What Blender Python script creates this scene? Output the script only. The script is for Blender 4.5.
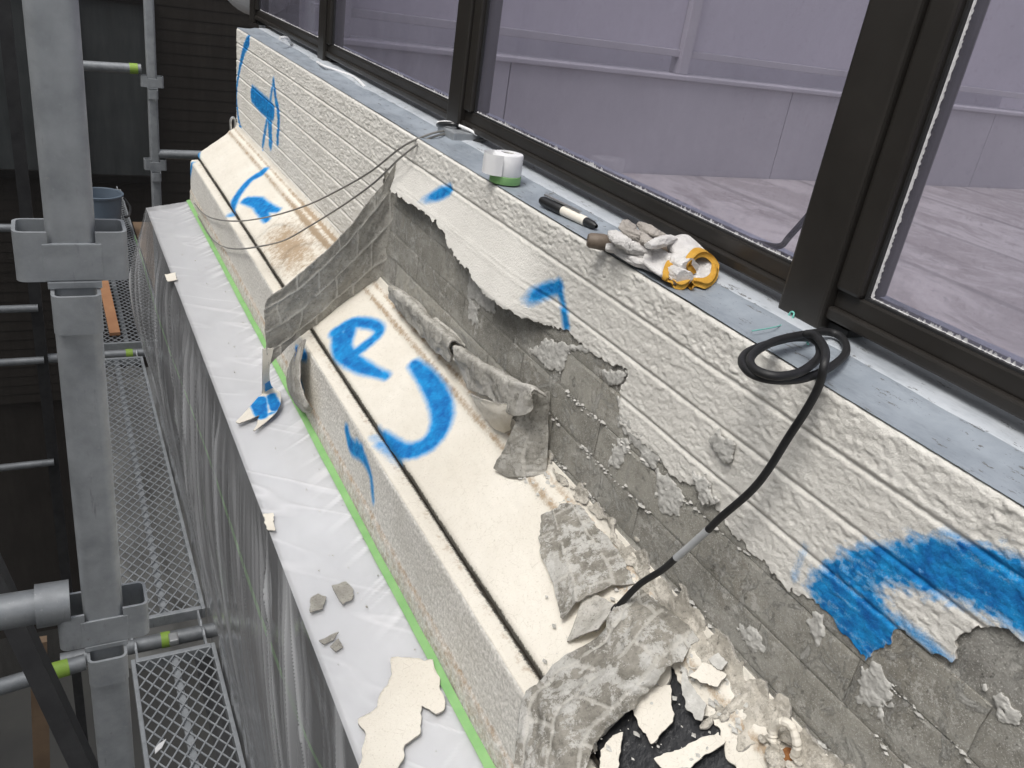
import bpy, math, random
import numpy as np
from mathutils import Vector, Matrix

for o in list(bpy.data.objects):
    bpy.data.objects.remove(o)
scene = bpy.context.scene
COL = scene.collection
rnd = random.Random(7)
RS = np.random.RandomState(11)

# ------------------------------------------------------------------ camera
F = 842.0
def nrm(v):
    v = np.asarray(v, float)
    return v / np.linalg.norm(v)
DY = nrm([29 - 512, -99 - 384, F])            # along the wall, away from the camera
DN = np.array([235 - 512, 2130 - 384, F]); DN = nrm(nrm(DN) - np.dot(nrm(DN), DY) * DY)
DZ = -DN
DX = np.cross(DY, DZ)
R = np.array([DX, DY, DZ])                     # camera (x right, y down, z forward) -> world
cam_d = bpy.data.cameras.new('camera')
cam = bpy.data.objects.new('camera', cam_d); COL.objects.link(cam)
cam_d.sensor_width = 36.0; cam_d.lens = F / 1024 * 36; cam_d.clip_start = 0.02; cam_d.clip_end = 500
m4 = Matrix.Identity(4)
for i in range(3):
    m4[i][0] = R[i, 0]; m4[i][1] = -R[i, 1]; m4[i][2] = -R[i, 2]
cam.matrix_world = m4
scene.camera = cam

# ------------------------------------------------------------------ sky, sun, exposure
SUN_EL, SUN_AZ = 62.0, 250.0     # azimuth clockwise from +Y
w = bpy.data.worlds.new('World'); scene.world = w; w.use_nodes = True
nt = w.node_tree; nt.nodes.clear()
sky = nt.nodes.new('ShaderNodeTexSky'); sky.sky_type = 'NISHITA'; sky.sun_disc = False
sky.sun_elevation = math.radians(SUN_EL); sky.sun_rotation = math.radians(SUN_AZ)
sky.air_density = 1.0; sky.dust_density = 4.0; sky.ozone_density = 1.0
hs = nt.nodes.new('ShaderNodeHueSaturation'); hs.inputs['Saturation'].default_value = 0.18
bg = nt.nodes.new('ShaderNodeBackground'); bg.inputs['Strength'].default_value = 0.13
ow = nt.nodes.new('ShaderNodeOutputWorld')
nt.links.new(sky.outputs[0], hs.inputs['Color']); nt.links.new(hs.outputs[0], bg.inputs['Color'])
nt.links.new(bg.outputs[0], ow.inputs[0])
sd = bpy.data.lights.new('sun', 'SUN'); sd.energy = 1.1; sd.angle = math.radians(24); sd.color = (1, .96, .9)
sun = bpy.data.objects.new('sun', sd); COL.objects.link(sun)
el, az = math.radians(SUN_EL), math.radians(SUN_AZ)
sv = Vector((math.sin(az) * math.cos(el), math.cos(az) * math.cos(el), math.sin(el)))
sun.rotation_euler = sv.to_track_quat('Z', 'Y').to_euler()
scene.view_settings.view_transform = 'Standard'
scene.view_settings.look = 'None'
scene.view_settings.exposure = 0.58
scene.view_settings.gamma = 1.0
scene.render.engine = 'CYCLES'
try:
    scene.cycles.transparent_max_bounces = 16
except Exception:
    pass

# ------------------------------------------------------------------ points on real planes of the place
def ray(px, py): return R @ np.array([px - 512, py - 384, F])
def onX(px, py, X): r = ray(px, py); return r * X / r[0]
def onY(px, py, Y): r = ray(px, py); return r * Y / r[1]
def onZ(px, py, Z): r = ray(px, py); return r * Z / r[2]
def onP(px, py, p0, n): r = ray(px, py); return r * np.dot(p0, n) / np.dot(r, n)
SLAB_P, SLAB_N = np.array([.64, 0, -.67]), nrm([-.11, 0, .142])
PLA_P, PLA_N = np.array([.45, 0, -.965]), nrm([-.03, 0, .155])
def slab(px, py, h=0.0): return onP(px, py, SLAB_P + SLAB_N * h, SLAB_N)
def plas(px, py, h=0.0): return onP(px, py, PLA_P + PLA_N * h, PLA_N)

# ------------------------------------------------------------------ noise
def _h(ix, iy, iz, s):
    n = (ix.astype(np.int64) * 374761393 + iy.astype(np.int64) * 668265263 + iz.astype(np.int64) * 2147483647 + s * 1274126177) & 0xffffffff
    n = ((n ^ (n >> 13)) * 1274126177) & 0xffffffff
    n = n ^ (n >> 16)
    return (n & 0xffff) / 65535.0
def vn(x, y, z=0.0, s=0):
    x = np.asarray(x, float); y = np.asarray(y, float); z = np.asarray(z, float) + 0 * x
    xi, yi, zi = np.floor(x), np.floor(y), np.floor(z)
    fx, fy, fz = x - xi, y - yi, z - zi
    fx = fx * fx * (3 - 2 * fx); fy = fy * fy * (3 - 2 * fy); fz = fz * fz * (3 - 2 * fz)
    out = 0
    for a in (0, 1):
        for b in (0, 1):
            for c in (0, 1):
                wgt = (fx if a else 1 - fx) * (fy if b else 1 - fy) * (fz if c else 1 - fz)
                out = out + wgt * _h(xi + a, yi + b, zi + c, s)
    return out
def fbm(x, y, z=0.0, s=0, o=3):
    t = 0; amp = .5; tot = 0
    for k in range(o):
        t = t + amp * vn(np.asarray(x) * 2 ** k, np.asarray(y) * 2 ** k, np.asarray(z) * 2 ** k, s + k * 17); tot += amp; amp *= .5
    return t / tot
def sstep(a, b, x):
    t = np.clip((x - a) / (b - a), 0, 1); return t * t * (3 - 2 * t)

# ------------------------------------------------------------------ distance fields
def seg_dist(P, pts, wid=None):
    """min over segments of (distance - width); P (...,k), pts (n,k)"""
    best = np.full(P.shape[:-1], 1e9)
    pts = np.asarray(pts, float)
    wid = np.zeros(len(pts)) if wid is None else np.asarray(wid, float) + np.zeros(len(pts))
    for i in range(len(pts) - 1):
        a, b = pts[i], pts[i + 1]; ab = b - a
        t = np.clip(((P - a) @ ab) / max(1e-12, ab @ ab), 0, 1)
        d = np.linalg.norm(P - (a + t[..., None] * ab), axis=-1) - (wid[i] + (wid[i + 1] - wid[i]) * t)
        best = np.minimum(best, d)
    return best
def poly_sd(U, V, poly):
    """signed distance, positive inside"""
    P = np.stack([U, V], -1); poly = np.asarray(poly, float)
    d = seg_dist(P, np.vstack([poly, poly[:1]]))
    ins = np.zeros(U.shape, bool); n = len(poly)
    for i in range(n):
        x1, y1 = poly[i]; x2, y2 = poly[(i + 1) % n]
        c = ((y1 > V) != (y2 > V)) & (U < (x2 - x1) * (V - y1) / ((y2 - y1) if y2 != y1 else 1e-12) + x1)
        ins ^= c
    return np.where(ins, d, -d)

# ------------------------------------------------------------------ object helpers
def tag(o, label=None, cat=None, group=None, kind=None):
    if label: o['label'] = label
    if cat: o['category'] = cat
    if group: o['group'] = group
    if kind: o['kind'] = kind
    return o
def thing(name, loc, label, cat, group=None):
    o = bpy.data.objects.new(name, None); COL.objects.link(o)
    o.location = tuple(loc); o.empty_display_size = .05
    bpy.context.view_layer.update()
    return tag(o, label, cat, group)
def link(name, me, mats, parent=None):
    o = bpy.data.objects.new(name, me); COL.objects.link(o)
    if not me.materials:
        for m in (mats if isinstance(mats, (list, tuple)) else [mats]): me.materials.append(m)
    if parent:
        o.parent = parent
        off = Vector((0, 0, 0)); p = parent
        while p: off += p.location; p = p.parent
        o.location = -off               # geometry is written in world metres
    return o
def mesh_np(name, verts, quads=None, polys=(), smooth=True, qmat=None, pmat=None, attrs=None):
    verts = np.asarray(verts, float)
    quads = np.zeros((0, 4), int) if quads is None else np.asarray(quads, int)
    polys = list(polys)
    used = np.zeros(len(verts), bool)
    used[quads.ravel()] = True
    for p in polys: used[list(p)] = True
    remap = np.cumsum(used) - 1
    V = verts[used]
    loops = [remap[quads.ravel()]]; starts = [np.arange(len(quads)) * 4]; tot = [np.full(len(quads), 4)]
    off = len(quads) * 4; st = []; tt = []; fl = []
    for p in polys:
        st.append(off); tt.append(len(p)); off += len(p); fl.extend(remap[i] for i in p)
    loops = np.concatenate([loops[0], np.array(fl, int)]).astype(np.int32)
    starts = np.concatenate([starts[0], np.array(st, int)]).astype(np.int32)
    me = bpy.data.meshes.new(name)
    me.vertices.add(len(V)); me.vertices.foreach_set('co', V.ravel().astype(np.float32))
    me.loops.add(len(loops)); me.loops.foreach_set('vertex_index', loops)
    me.polygons.add(len(starts)); me.polygons.foreach_set('loop_start', starts)
    mi = np.concatenate([np.zeros(len(quads), int) if qmat is None else qmat, np.zeros(len(polys), int) if pmat is None else np.asarray(pmat, int)]).astype(np.int32)
    me.polygons.foreach_set('material_index', mi)
    me.polygons.foreach_set('use_smooth', np.full(len(starts), smooth))
    me.update(calc_edges=True); me.validate()
    for k, a in (attrs or {}).items():
        at = me.attributes.new(k, 'FLOAT', 'POINT'); at.data.foreach_set('value', np.asarray(a, float)[used].astype(np.float32))
    return me
def grid_quads(nu, nv):
    i = np.arange(nu * nv).reshape(nu, nv)
    return np.stack([i[:-1, :-1], i[1:, :-1], i[1:, 1:], i[:-1, 1:]], -1).reshape(-1, 4)
def normals(P):
    du = np.gradient(P, axis=0); dv = np.gradient(P, axis=1)
    n = np.cross(du, dv); return n / (np.linalg.norm(n, axis=-1, keepdims=True) + 1e-12)
def sheet(name, P, field, mats, parent=None, thick=.003, back=False, attrs=None, flip=False):
    """torn sheet: grid P (nu,nv,3) kept where field > 0, cut smoothly along field = 0, with an edge of real thickness.
    materials: 0 front, 1 torn edge, 2 back"""
    nu, nv = P.shape[:2]
    N = normals(P) * (-1 if flip else 1)
    f = field.copy(); eps = 1e-4
    f[0, :] = np.minimum(f[0, :], -eps); f[-1, :] = np.minimum(f[-1, :], -eps)
    f[:, 0] = np.minimum(f[:, 0], -eps); f[:, -1] = np.minimum(f[:, -1], -eps)
    V = P.reshape(-1, 3); NN = N.reshape(-1, 3); ff = f.ravel()
    ins = ff > 0; q = grid_quads(nu, nv); cnt = ins[q].sum(1)
    full = q[cnt == 4]; mixed = q[(cnt > 0) & (cnt < 4)]
    xv = []; xn = []; xa = []; cache = {}
    at = {k: np.asarray(v, float).ravel() for k, v in (attrs or {}).items()}
    nb = len(V); polys = []; segs = []
    def cross(a, b):
        key = (a, b) if a < b else (b, a)
        if key in cache: return cache[key]
        a, b = key; t = ff[a] / (ff[a] - ff[b])
        cache[key] = nb + len(xv)
        xv.append(V[a] + t * (V[b] - V[a])); xn.append(NN[a]); xa.append((a, b, t))
        return cache[key]
    for c in mixed:
        pl = []; pend = None; es = []
        for k in range(4):
            a, b = int(c[k]), int(c[(k + 1) % 4])
            if ins[a]: pl.append(a)
            if ins[a] != ins[b]:
                x = cross(a, b); pl.append(x); es.append((x, ins[a]))
        if len(pl) >= 3: polys.append(pl)
        if len(es) == 2:
            segs.append((es[0][0], es[1][0]) if es[0][1] else (es[1][0], es[0][0]))
    if xv:
        V = np.vstack([V, np.array(xv)]); NN = np.vstack([NN, np.array(xn)])
        for k in at:
            at[k] = np.concatenate([at[k], [at[k][a] + t * (at[k][b] - at[k][a]) for a, b, t in xa]])
    n1 = len(V)
    B = V - NN * thick
    VV = np.vstack([V, B])
    if flip:
        full = full[:, ::-1]; polys = [p[::-1] for p in polys]
    rim = [[a, a + n1, b + n1, b] for a, b in segs]
    if flip: rim = [r[::-1] for r in rim]
    quads = [full]; qm = [np.zeros(len(full), int)]
    pm = [0] * len(polys)
    if back:
        quads.append(full[:, ::-1] + n1); qm.append(np.full(len(full), 2))
        bp = [[i + n1 for i in p[::-1]] for p in polys]; polys = polys + bp; pm += [2] * len(bp)
    if rim:
        quads.append(np.array(rim)); qm.append(np.full(len(rim), 1))
    at = {k: np.concatenate([v, v]) for k, v in at.items()}
    me = mesh_np(name, VV, np.vstack(quads), polys, True, np.concatenate(qm), pm, at)
    return link(name, me, mats, parent)
def patch(C, nu, nv):
    """smooth surface through a grid of control points (rows, cols, 3), Catmull-Rom"""
    C = np.asarray(C, float)
    def interp(A, n):
        m = len(A); t = np.linspace(0, m - 1, n); i = np.clip(np.floor(t).astype(int), 0, m - 2); u = (t - i)[:, None, None]
        ext = np.concatenate([2 * A[:1] - A[1:2], A, 2 * A[-1:] - A[-2:-1]])
        p0, p1, p2, p3 = ext[i], ext[i + 1], ext[i + 2], ext[i + 3]
        return .5 * (2 * p1 + (p2 - p0) * u + (2 * p0 - 5 * p1 + 4 * p2 - p3) * u ** 2 + (3 * p1 - p0 - 3 * p2 + p3) * u ** 3)
    A = interp(C, nu)
    return interp(A.transpose(1, 0, 2), nv).transpose(1, 0, 2)
def spline(pts, n):
    return patch(np.stack([pts, pts], 1), n, 2)[:, 0]
class MB:
    """collects simple solids into one mesh"""
    def __init__(s): s.v = []; s.f = []
    def add(s, v, f):
        o = len(s.v); s.v += [tuple(map(float, p)) for p in v]; s.f += [tuple(i + o for i in q) for q in f]
    def box(s, a, b, bev=0.0):
        a = np.minimum(a, b).astype(float), np.maximum(a, b).astype(float)
        lo, hi = a; e = min(bev, min(hi - lo) * .45)
        if e <= 0:
            v = [(x, y, z) for x in (lo[0], hi[0]) for y in (lo[1], hi[1]) for z in (lo[2], hi[2])]
            s.add(v, [(0, 1, 3, 2), (4, 6, 7, 5), (0, 4, 5, 1), (2, 3, 7, 6), (0, 2, 6, 4), (1, 5, 7, 3)]); return
        import bmesh
        bm = bmesh.new(); bmesh.ops.create_cube(bm, size=1)
        for q in bm.verts: q.co = Vector(((lo + hi) / 2 + np.array(q.co) * (hi - lo)))
        bmesh.ops.bevel(bm, geom=bm.edges[:], offset=e, segments=2, affect='EDGES', profile=.6)
        bm.verts.index_update()
        s.add([q.co[:] for q in bm.verts], [[q.index for q in fc.verts] for fc in bm.faces]); bm.free()
    def tube(s, pts, r, seg=10, cap=True):
        pts = np.asarray(pts, float); n = len(pts); r = np.zeros(n) + r
        T = np.gradient(pts, axis=0); T /= np.linalg.norm(T, axis=1, keepdims=True) + 1e-12
        u = np.cross(T[0], [0, 0, 1.0]);
        if np.linalg.norm(u) < 1e-3: u = np.cross(T[0], [1.0, 0, 0])
        u = nrm(u); V = []
        for i in range(n):
            u = u - np.dot(u, T[i]) * T[i]; u = nrm(u); v = np.cross(T[i], u)
            for k in range(seg):
                a = 2 * math.pi * k / seg; V.append(pts[i] + r[i] * (math.cos(a) * u + math.sin(a) * v))
        Fc = [(i * seg + k, i * seg + (k + 1) % seg, (i + 1) * seg + (k + 1) % seg, (i + 1) * seg + k) for i in range(n - 1) for k in range(seg)]
        if cap: Fc += [tuple(range(seg))[::-1], tuple((n - 1) * seg + k for k in range(seg))]
        s.add(V, Fc)
    def bar(s, p, q, w, t, up=(0, 0, 1)):
        p, q = np.asarray(p, float), np.asarray(q, float); d = nrm(q - p); a = nrm(np.cross(d, up)); b = np.cross(a, d)
        v = [c + sx * a * w / 2 + sz * b * t / 2 for c in (p, q) for sx, sz in ((-1, -1), (1, -1), (1, 1), (-1, 1))]
        s.add(v, [(3, 2, 1, 0), (4, 5, 6, 7)] + [(k, (k + 1) % 4, 4 + (k + 1) % 4, 4 + k) for k in range(4)])
    def lathe(s, c, prof, seg=32, axis=(0, 0, 1)):
        ax = nrm(axis); u = np.cross(ax, [1.0, 0, 0]);
        if np.linalg.norm(u) < .1: u = np.cross(ax, [0, 1.0, 0])
        u = nrm(u); v = np.cross(ax, u); c = np.asarray(c, float); V = []
        for r, h in prof:
            for k in range(seg):
                a = 2 * math.pi * k / seg; V.append(c + ax * h + r * (math.cos(a) * u + math.sin(a) * v))
        Fc = [(i * seg + k, i * seg + (k + 1) % seg, (i + 1) * seg + (k + 1) % seg, (i + 1) * seg + k) for i in range(len(prof) - 1) for k in range(seg)]
        s.add(V, Fc)
    def prism(s, poly, thick, n):
        """planar polygon of 3D points extruded by thick along n"""
        P = [np.asarray(p, float) for p in poly]; k = len(P); n = np.asarray(n, float)
        s.add(P + [p + n * thick for p in P], [tuple(range(k))[::-1], tuple(range(k, 2 * k))] + [(i, (i + 1) % k, k + (i + 1) % k, k + i) for i in range(k)])
    def mesh(s, name, smooth=False):
        me = bpy.data.meshes.new(name); me.from_pydata(s.v, [], s.f); me.validate()
        if smooth:
            me.polygons.foreach_set('use_smooth', np.full(len(me.polygons), True))
            try: me.set_sharp_from_angle(angle=math.radians(40))
            except Exception: pass
        me.update(); return me
    def build(s, name, mat, parent=None, smooth=False): return link(name, s.mesh(name, smooth), mat, parent)

# ------------------------------------------------------------------ materials
class NM:
    def __init__(s, name):
        s.m = bpy.data.materials.new(name); s.m.use_nodes = True; s.t = s.m.node_tree; s.t.nodes.clear()
        s.out = s.t.nodes.new('ShaderNodeOutputMaterial'); s.b = s.t.nodes.new('ShaderNodeBsdfPrincipled')
        s.t.links.new(s.b.outputs[0], s.out.inputs[0]); s.co = s.t.nodes.new('ShaderNodeNewGeometry'); s.vec = s.co.outputs['Position']
        s.last = None
    def n(s, typ, **kw):
        d = s.t.nodes.new(typ)
        for k, v in kw.items(): setattr(d, k, v)
        return d
    def l(s, a, b): s.t.links.new(a, b)
    def mapping(s, scale):
        d = s.n('ShaderNodeMapping'); d.inputs['Scale'].default_value = scale; s.l(s.vec, d.inputs[0]); return d.outputs[0]
    def noise(s, scale, detail=4, rough=.6, vec=None, dist=0.0):
        d = s.n('ShaderNodeTexNoise'); d.inputs['Scale'].default_value = scale; d.inputs['Detail'].default_value = detail
        d.inputs['Roughness'].default_value = rough; d.inputs['Distortion'].default_value = dist
        s.l(vec if vec is not None else s.vec, d.inputs['Vector']); return d.outputs['Fac']
    def voro(s, scale, feat='F1', vec=None):
        d = s.n('ShaderNodeTexVoronoi'); d.feature = feat; d.inputs['Scale'].default_value = scale
        s.l(vec if vec is not None else s.vec, d.inputs['Vector']); return d.outputs['Distance']
    def ramp(s, x, stops):
        d = s.n('ShaderNodeValToRGB'); e = d.color_ramp.elements
        while len(e) < len(stops): e.new(.5)
        for k, (p, c) in enumerate(stops):
            e[k].position = p; e[k].color = (c, c, c, 1) if isinstance(c, (int, float)) else (*c, 1)
        s.l(x, d.inputs[0]); return d.outputs[0]
    def mix(s, f, a, b, mode='MIX'):
        d = s.n('ShaderNodeMix', data_type='RGBA', blend_type=mode)
        for sock, v in ((d.inputs[0], f), (d.inputs[6], a), (d.inputs[7], b)):
            if isinstance(v, (int, float)): sock.default_value = v if sock == d.inputs[0] else (v, v, v, 1)
            elif isinstance(v, tuple): sock.default_value = (*v, 1)
            else: s.l(v, sock)
        return d.outputs[2]
    def math(s, op, a, b=None, c=None):
        d = s.n('ShaderNodeMath', operation=op)
        for i, v in enumerate((a, b, c)):
            if v is None: continue
            if isinstance(v, (int, float)): d.inputs[i].default_value = v
            else: s.l(v, d.inputs[i])
        return d.outputs[0]
    def attr(s, name):
        d = s.n('ShaderNodeAttribute'); d.attribute_name = name; return d.outputs['Fac']
    def bump(s, h, strength=.5, dist=.002):
        d = s.n('ShaderNodeBump'); d.inputs['Strength'].default_value = strength; d.inputs['Distance'].default_value = dist
        s.l(h, d.inputs['Height'])
        if s.last is not None: s.l(s.last, d.inputs['Normal'])
        s.last = d.outputs[0]; s.l(d.outputs[0], s.b.inputs['Normal'])
    def set(s, color=None, rough=None, metal=None, spec=None):
        for nm, v in (('Base Color', color), ('Roughness', rough), ('Metallic', metal), ('Specular IOR Level', spec)):
            if v is None: continue
            i = s.b.inputs[nm]
            if isinstance(v, (int, float)): i.default_value = v
            elif isinstance(v, tuple): i.default_value = (*v, 1)
            else: s.l(v, i)
        return s.m

BLUE_D, BLUE_L = (.001, .098, .37), (.008, .29, .66)
def paint_over(n, base):
    """spray paint held in the surface attribute 'spray' (marks with their own shape), dirt in 'stain'"""
    sp = n.attr('spray')
    nz = n.noise(520, 4, .75); nz2 = n.noise(60, 3); nz3 = n.noise(28, 4)
    e = n.math('ADD', sp, n.math('MULTIPLY', n.math('SUBTRACT', nz, .5), .75))
    fac = n.ramp(e, [(.12, 0.0), (.40, .45), (.85, 1.0)])
    thick = n.math('ADD', n.math('MULTIPLY', sp, .5), n.math('MULTIPLY', n.noise(45, 6, .7), .75))
    blue = n.mix(n.ramp(thick, [(.72, 1.0), (1.0, 0.0)]), BLUE_D, BLUE_L)
    st = n.attr('stain')
    stn = n.math('ADD', st, n.math('MULTIPLY', n.math('SUBTRACT', n.noise(60, 8, .8), .5), 2.2))
    base = n.mix(n.math('MULTIPLY', n.ramp(stn, [(.35, 0.0), (.8, 1.0)]), .8), base, (.34, .225, .12))
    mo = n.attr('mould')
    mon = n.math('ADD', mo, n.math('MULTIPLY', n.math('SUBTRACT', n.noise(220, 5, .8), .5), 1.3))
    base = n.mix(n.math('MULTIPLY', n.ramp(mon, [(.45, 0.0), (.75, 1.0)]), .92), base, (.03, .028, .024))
    return n.mix(fac, base, blue)
def mat_wall():
    n = NM('wall_coating'); big = n.noise(9, 4); fine = n.noise(260, 3)
    c = n.mix(n.ramp(big, [(.3, 0.0), (.7, 1.0)]), (.69, .668, .62), (.79, .768, .715))
    c = n.mix(n.ramp(fine, [(.62, 0.0), (.8, .35)]), c, (.33, .32, .30))
    c = paint_over(n, c)
    n.bump(n.noise(300, 5, .7), .7, .0026); return n.set(c, .72, spec=.35)
def mat_slab():
    n = NM('slab_coating'); big = n.noise(7, 5)
    c = n.mix(n.ramp(big, [(.3, 0.0), (.7, 1.0)]), (.70, .655, .57), (.79, .75, .67))
    cr = n.voro(75, 'DISTANCE_TO_EDGE', None)
    cells = n.ramp(cr, [(.0, 1.0), (.02, 0.0)])
    c = n.mix(n.math('MULTIPLY', cells, n.ramp(n.noise(38, 3), [(.48, 0.0), (.60, .5)])), c, (.42, .37, .30))
    c = n.mix(n.ramp(n.noise(300, 2), [(.60, 0.0), (.72, .5)]), c, (.5, .45, .37))
    c = paint_over(n, c)
    n.bump(n.noise(230, 5, .7), .6, .0022); return n.set(c, .65, spec=.35)
def mat_face():
    n = NM('granular_face'); g = n.noise(160, 4, .55); big = n.noise(10, 4)
    c = n.mix(n.ramp(g, [(.35, 0.0), (.65, 1.0)]), (.55, .53, .49), (.80, .775, .725))
    c = n.mix(n.ramp(big, [(.4, 0.0), (.8, .35)]), c, (.42, .39, .33))
    c = paint_over(n, c)
    n.bump(g, .9, .003); return n.set(c, .8, spec=.3)
def mat_sub(name, dark, light, patch=.0):
    n = NM(name)
    oi = n.n('ShaderNodeObjectInfo'); rv = n.ramp(oi.outputs['Random'], [(0, .82), (1, 1.2)])
    big = n.noise(22, 5, .65); c = n.mix(n.ramp(big, [(.3, 0.0), (.72, 1.0)]), dark, light)
    c = n.mix(1.0, c, rv, 'MULTIPLY')
    med = n.noise(70, 6, .75); c = n.mix(n.ramp(med, [(.40, .35), (.48, 0.0)]), c, (.16, .153, .132))
    sc = n.noise(60, 5, .7, n.mapping((1, 1.7, .30)), .4)
    c = n.mix(n.ramp(sc, [(.56, 0.0), (.68, .45)]), c, (.36, .35, .325))
    sp = n.noise(420, 3, .6)
    c = n.mix(n.ramp(sp, [(.58, 0.0), (.68, .6)]), c, (.46, .45, .42))
    wh = n.noise(27, 8, .80, None, .8)
    whr = n.ramp(wh, [(.545, 0.0), (.57, .35), (.585, .6), (.64, .9)]); c = n.mix(whr, c, (.50, .49, .46))
    c = n.mix(n.ramp(n.noise(9, 5, .7), [(.52, 0.0), (.66, .35)]), c, (.26, .235, .19))
    c = n.mix(n.ramp(n.noise(13, 8, .75, n.mapping((1, .6, 1.5))), [(.50, 0.0), (.62, .40)]), c, (.50, .49, .455))
    c = n.mix(n.ramp(n.noise(150, 4), [(.62, 0.0), (.78, .35)]), c, (.08, .077, .068))
    c = n.mix(n.ramp(n.noise(620, 2, .5), [(.62, 0.0), (.66, .75)]), c, (.60, .59, .55))
    c = n.mix(n.math('MULTIPLY', n.ramp(n.noise(48, 9, .85), [(.545, 0.0), (.56, .75)]), n.ramp(n.noise(9, 3), [(.47, 0.0), (.56, 1.0)])), c, (.56, .545, .51))
    chd = n.ramp(n.noise(40, 8, .8, None, .2), [(.36, 1.0), (.385, 0.0)]); c = n.mix(n.math('MULTIPLY', chd, .35), c, (.09, .085, .073))
    n.bump(n.noise(240, 6, .75), .8, .003); n.bump(whr, .9, .0015); n.bump(chd, .9, -.0015)
    return n.set(c, .8, spec=.3)
def mat_reverse(name='peeled_back', a=(.27, .258, .23), b=(.41, .393, .352), wcol=(.50, .485, .45), wt=(.53, .62), jm=.75):
    """back of the peeled coating: grey, printed with the joints it was torn from (attribute 'joint')"""
    n = NM(name)
    c = n.mix(n.ramp(n.noise(20, 7, .72), [(.38, 0.0), (.62, 1.0)]), a, b)
    c = n.mix(n.ramp(n.noise(75, 6, .75), [(.54, 0.0), (.66, .6)]), c, tuple(x * .55 for x in a))
    wh = n.noise(34, 9, .82, None, .25)
    c = n.mix(n.ramp(wh, [(wt[0] + .03, 0.0), (wt[0] + .05, .55), (wt[1] + .02, .85)]), c, wcol)
    chp = n.math('ADD', n.attr('chip'), n.math('MULTIPLY', n.math('SUBTRACT', n.noise(120, 6, .8), .5), 1.0))
    c = n.mix(n.ramp(chp, [(.42, 0.0), (.60, .50), (1.0, .80)]), c, wcol)
    dk = n.math('MULTIPLY', chp, -1.0); c = n.mix(n.ramp(dk, [(.25, 0.0), (.5, .55)]), c, tuple(x * .5 for x in a))
    j = n.math('ADD', n.attr('joint'), n.math('MULTIPLY', n.math('SUBTRACT', n.noise(85, 6, .75), .5), 2.0))
    c = n.mix(n.ramp(j, [(.40, 0.0), (.9, jm)]), c, (.54, .52, .475))
    c = n.mix(n.ramp(n.noise(260, 4), [(.57, 0.0), (.72, .6)]), c, (.07, .066, .058))
    sp = n.attr('spray'); c = n.mix(n.ramp(sp, [(.4, 0.0), (.6, 1.0)]), c, BLUE_D)
    n.bump(n.noise(200, 6, .75), .7, .0026); n.bump(wh, .4, .003); return n.set(c, .82, spec=.25)
def mat_simple(name, c1, c2, scale=40, rough=.5, metal=0.0, bump=0.0, bs=200, spec=.5, dist=.001):
    n = NM(name); c = n.mix(n.ramp(n.noise(scale, 5), [(.3, 0.0), (.7, 1.0)]), c1, c2)
    if bump: n.bump(n.noise(bs, 4), bump, dist)
    return n.set(c, rough, metal, spec)
def mat_galv(name='galvanised_steel', k=1.18):
    n = NM(name)
    c = n.mix(n.ramp(n.noise(30, 5, .65), [(.3, 0.0), (.7, 1.0)]), tuple(k * x for x in (.25, .265, .28)), tuple(k * x for x in (.35, .366, .382)))
    c = n.mix(n.ramp(n.noise(90, 5, .7, n.mapping((1, 1, .18))), [(.62, 0.0), (.74, .55)]), c, (.13, .13, .13))
    c = n.mix(n.ramp(n.noise(300, 3), [(.66, 0.0), (.76, .5)]), c, (.5, .51, .52))
    c = n.mix(n.ramp(n.noise(55, 7, .8), [(.64, 0.0), (.68, .55)]), c, (.50, .49, .47))
    c = n.mix(n.ramp(n.noise(26, 8, .85), [(.63, 0.0), (.70, .5)]), c, (.14, .105, .08))
    n.bump(n.noise(120, 5), .25, .001); return n.set(c, n.ramp(n.noise(40, 3), [(.3, .42), (.7, .62)]), .55)
def mat_blue(name='blue_grey_flashing', c1=(.215, .245, .28), c2=(.32, .355, .395)):
    n = NM(name)
    c = n.mix(n.ramp(n.noise(14, 5, .65), [(.3, 0.0), (.7, 1.0)]), c1, c2)
    c = n.mix(n.ramp(n.noise(6, 7, .75, n.mapping((2.5, .8, 1))), [(.50, 0.0), (.66, .6)]), c, tuple(x * .6 for x in c1))
    c = n.mix(n.ramp(n.noise(60, 5, .7, n.mapping((1.6, .5, 1))), [(.6, 0.0), (.75, .5)]), c, (.17, .185, .20))
    c = n.mix(n.ramp(n.noise(45, 6, .8, n.mapping((1.8, .6, 1))), [(.60, 0.0), (.615, .9)]), c, (.10, .095, .09))
    c = n.mix(n.ramp(n.noise(17, 9, .82, n.mapping((2.2, .8, 1))), [(.615, 0.0), (.63, .85)]), c, (.11, .105, .10))
    n.bump(n.noise(120, 4), .3, .001); return n.set(c, .5, spec=.4)
def mat_membrane():
    n = NM('black_membrane')
    c = n.mix(n.ramp(n.noise(90, 6, .75), [(.58, 0.0), (.72, .8)]), (.012, .013, .016), (.20, .20, .20))
    n.bump(n.noise(130, 5), .6, .003); return n.set(c, .5)
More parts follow.
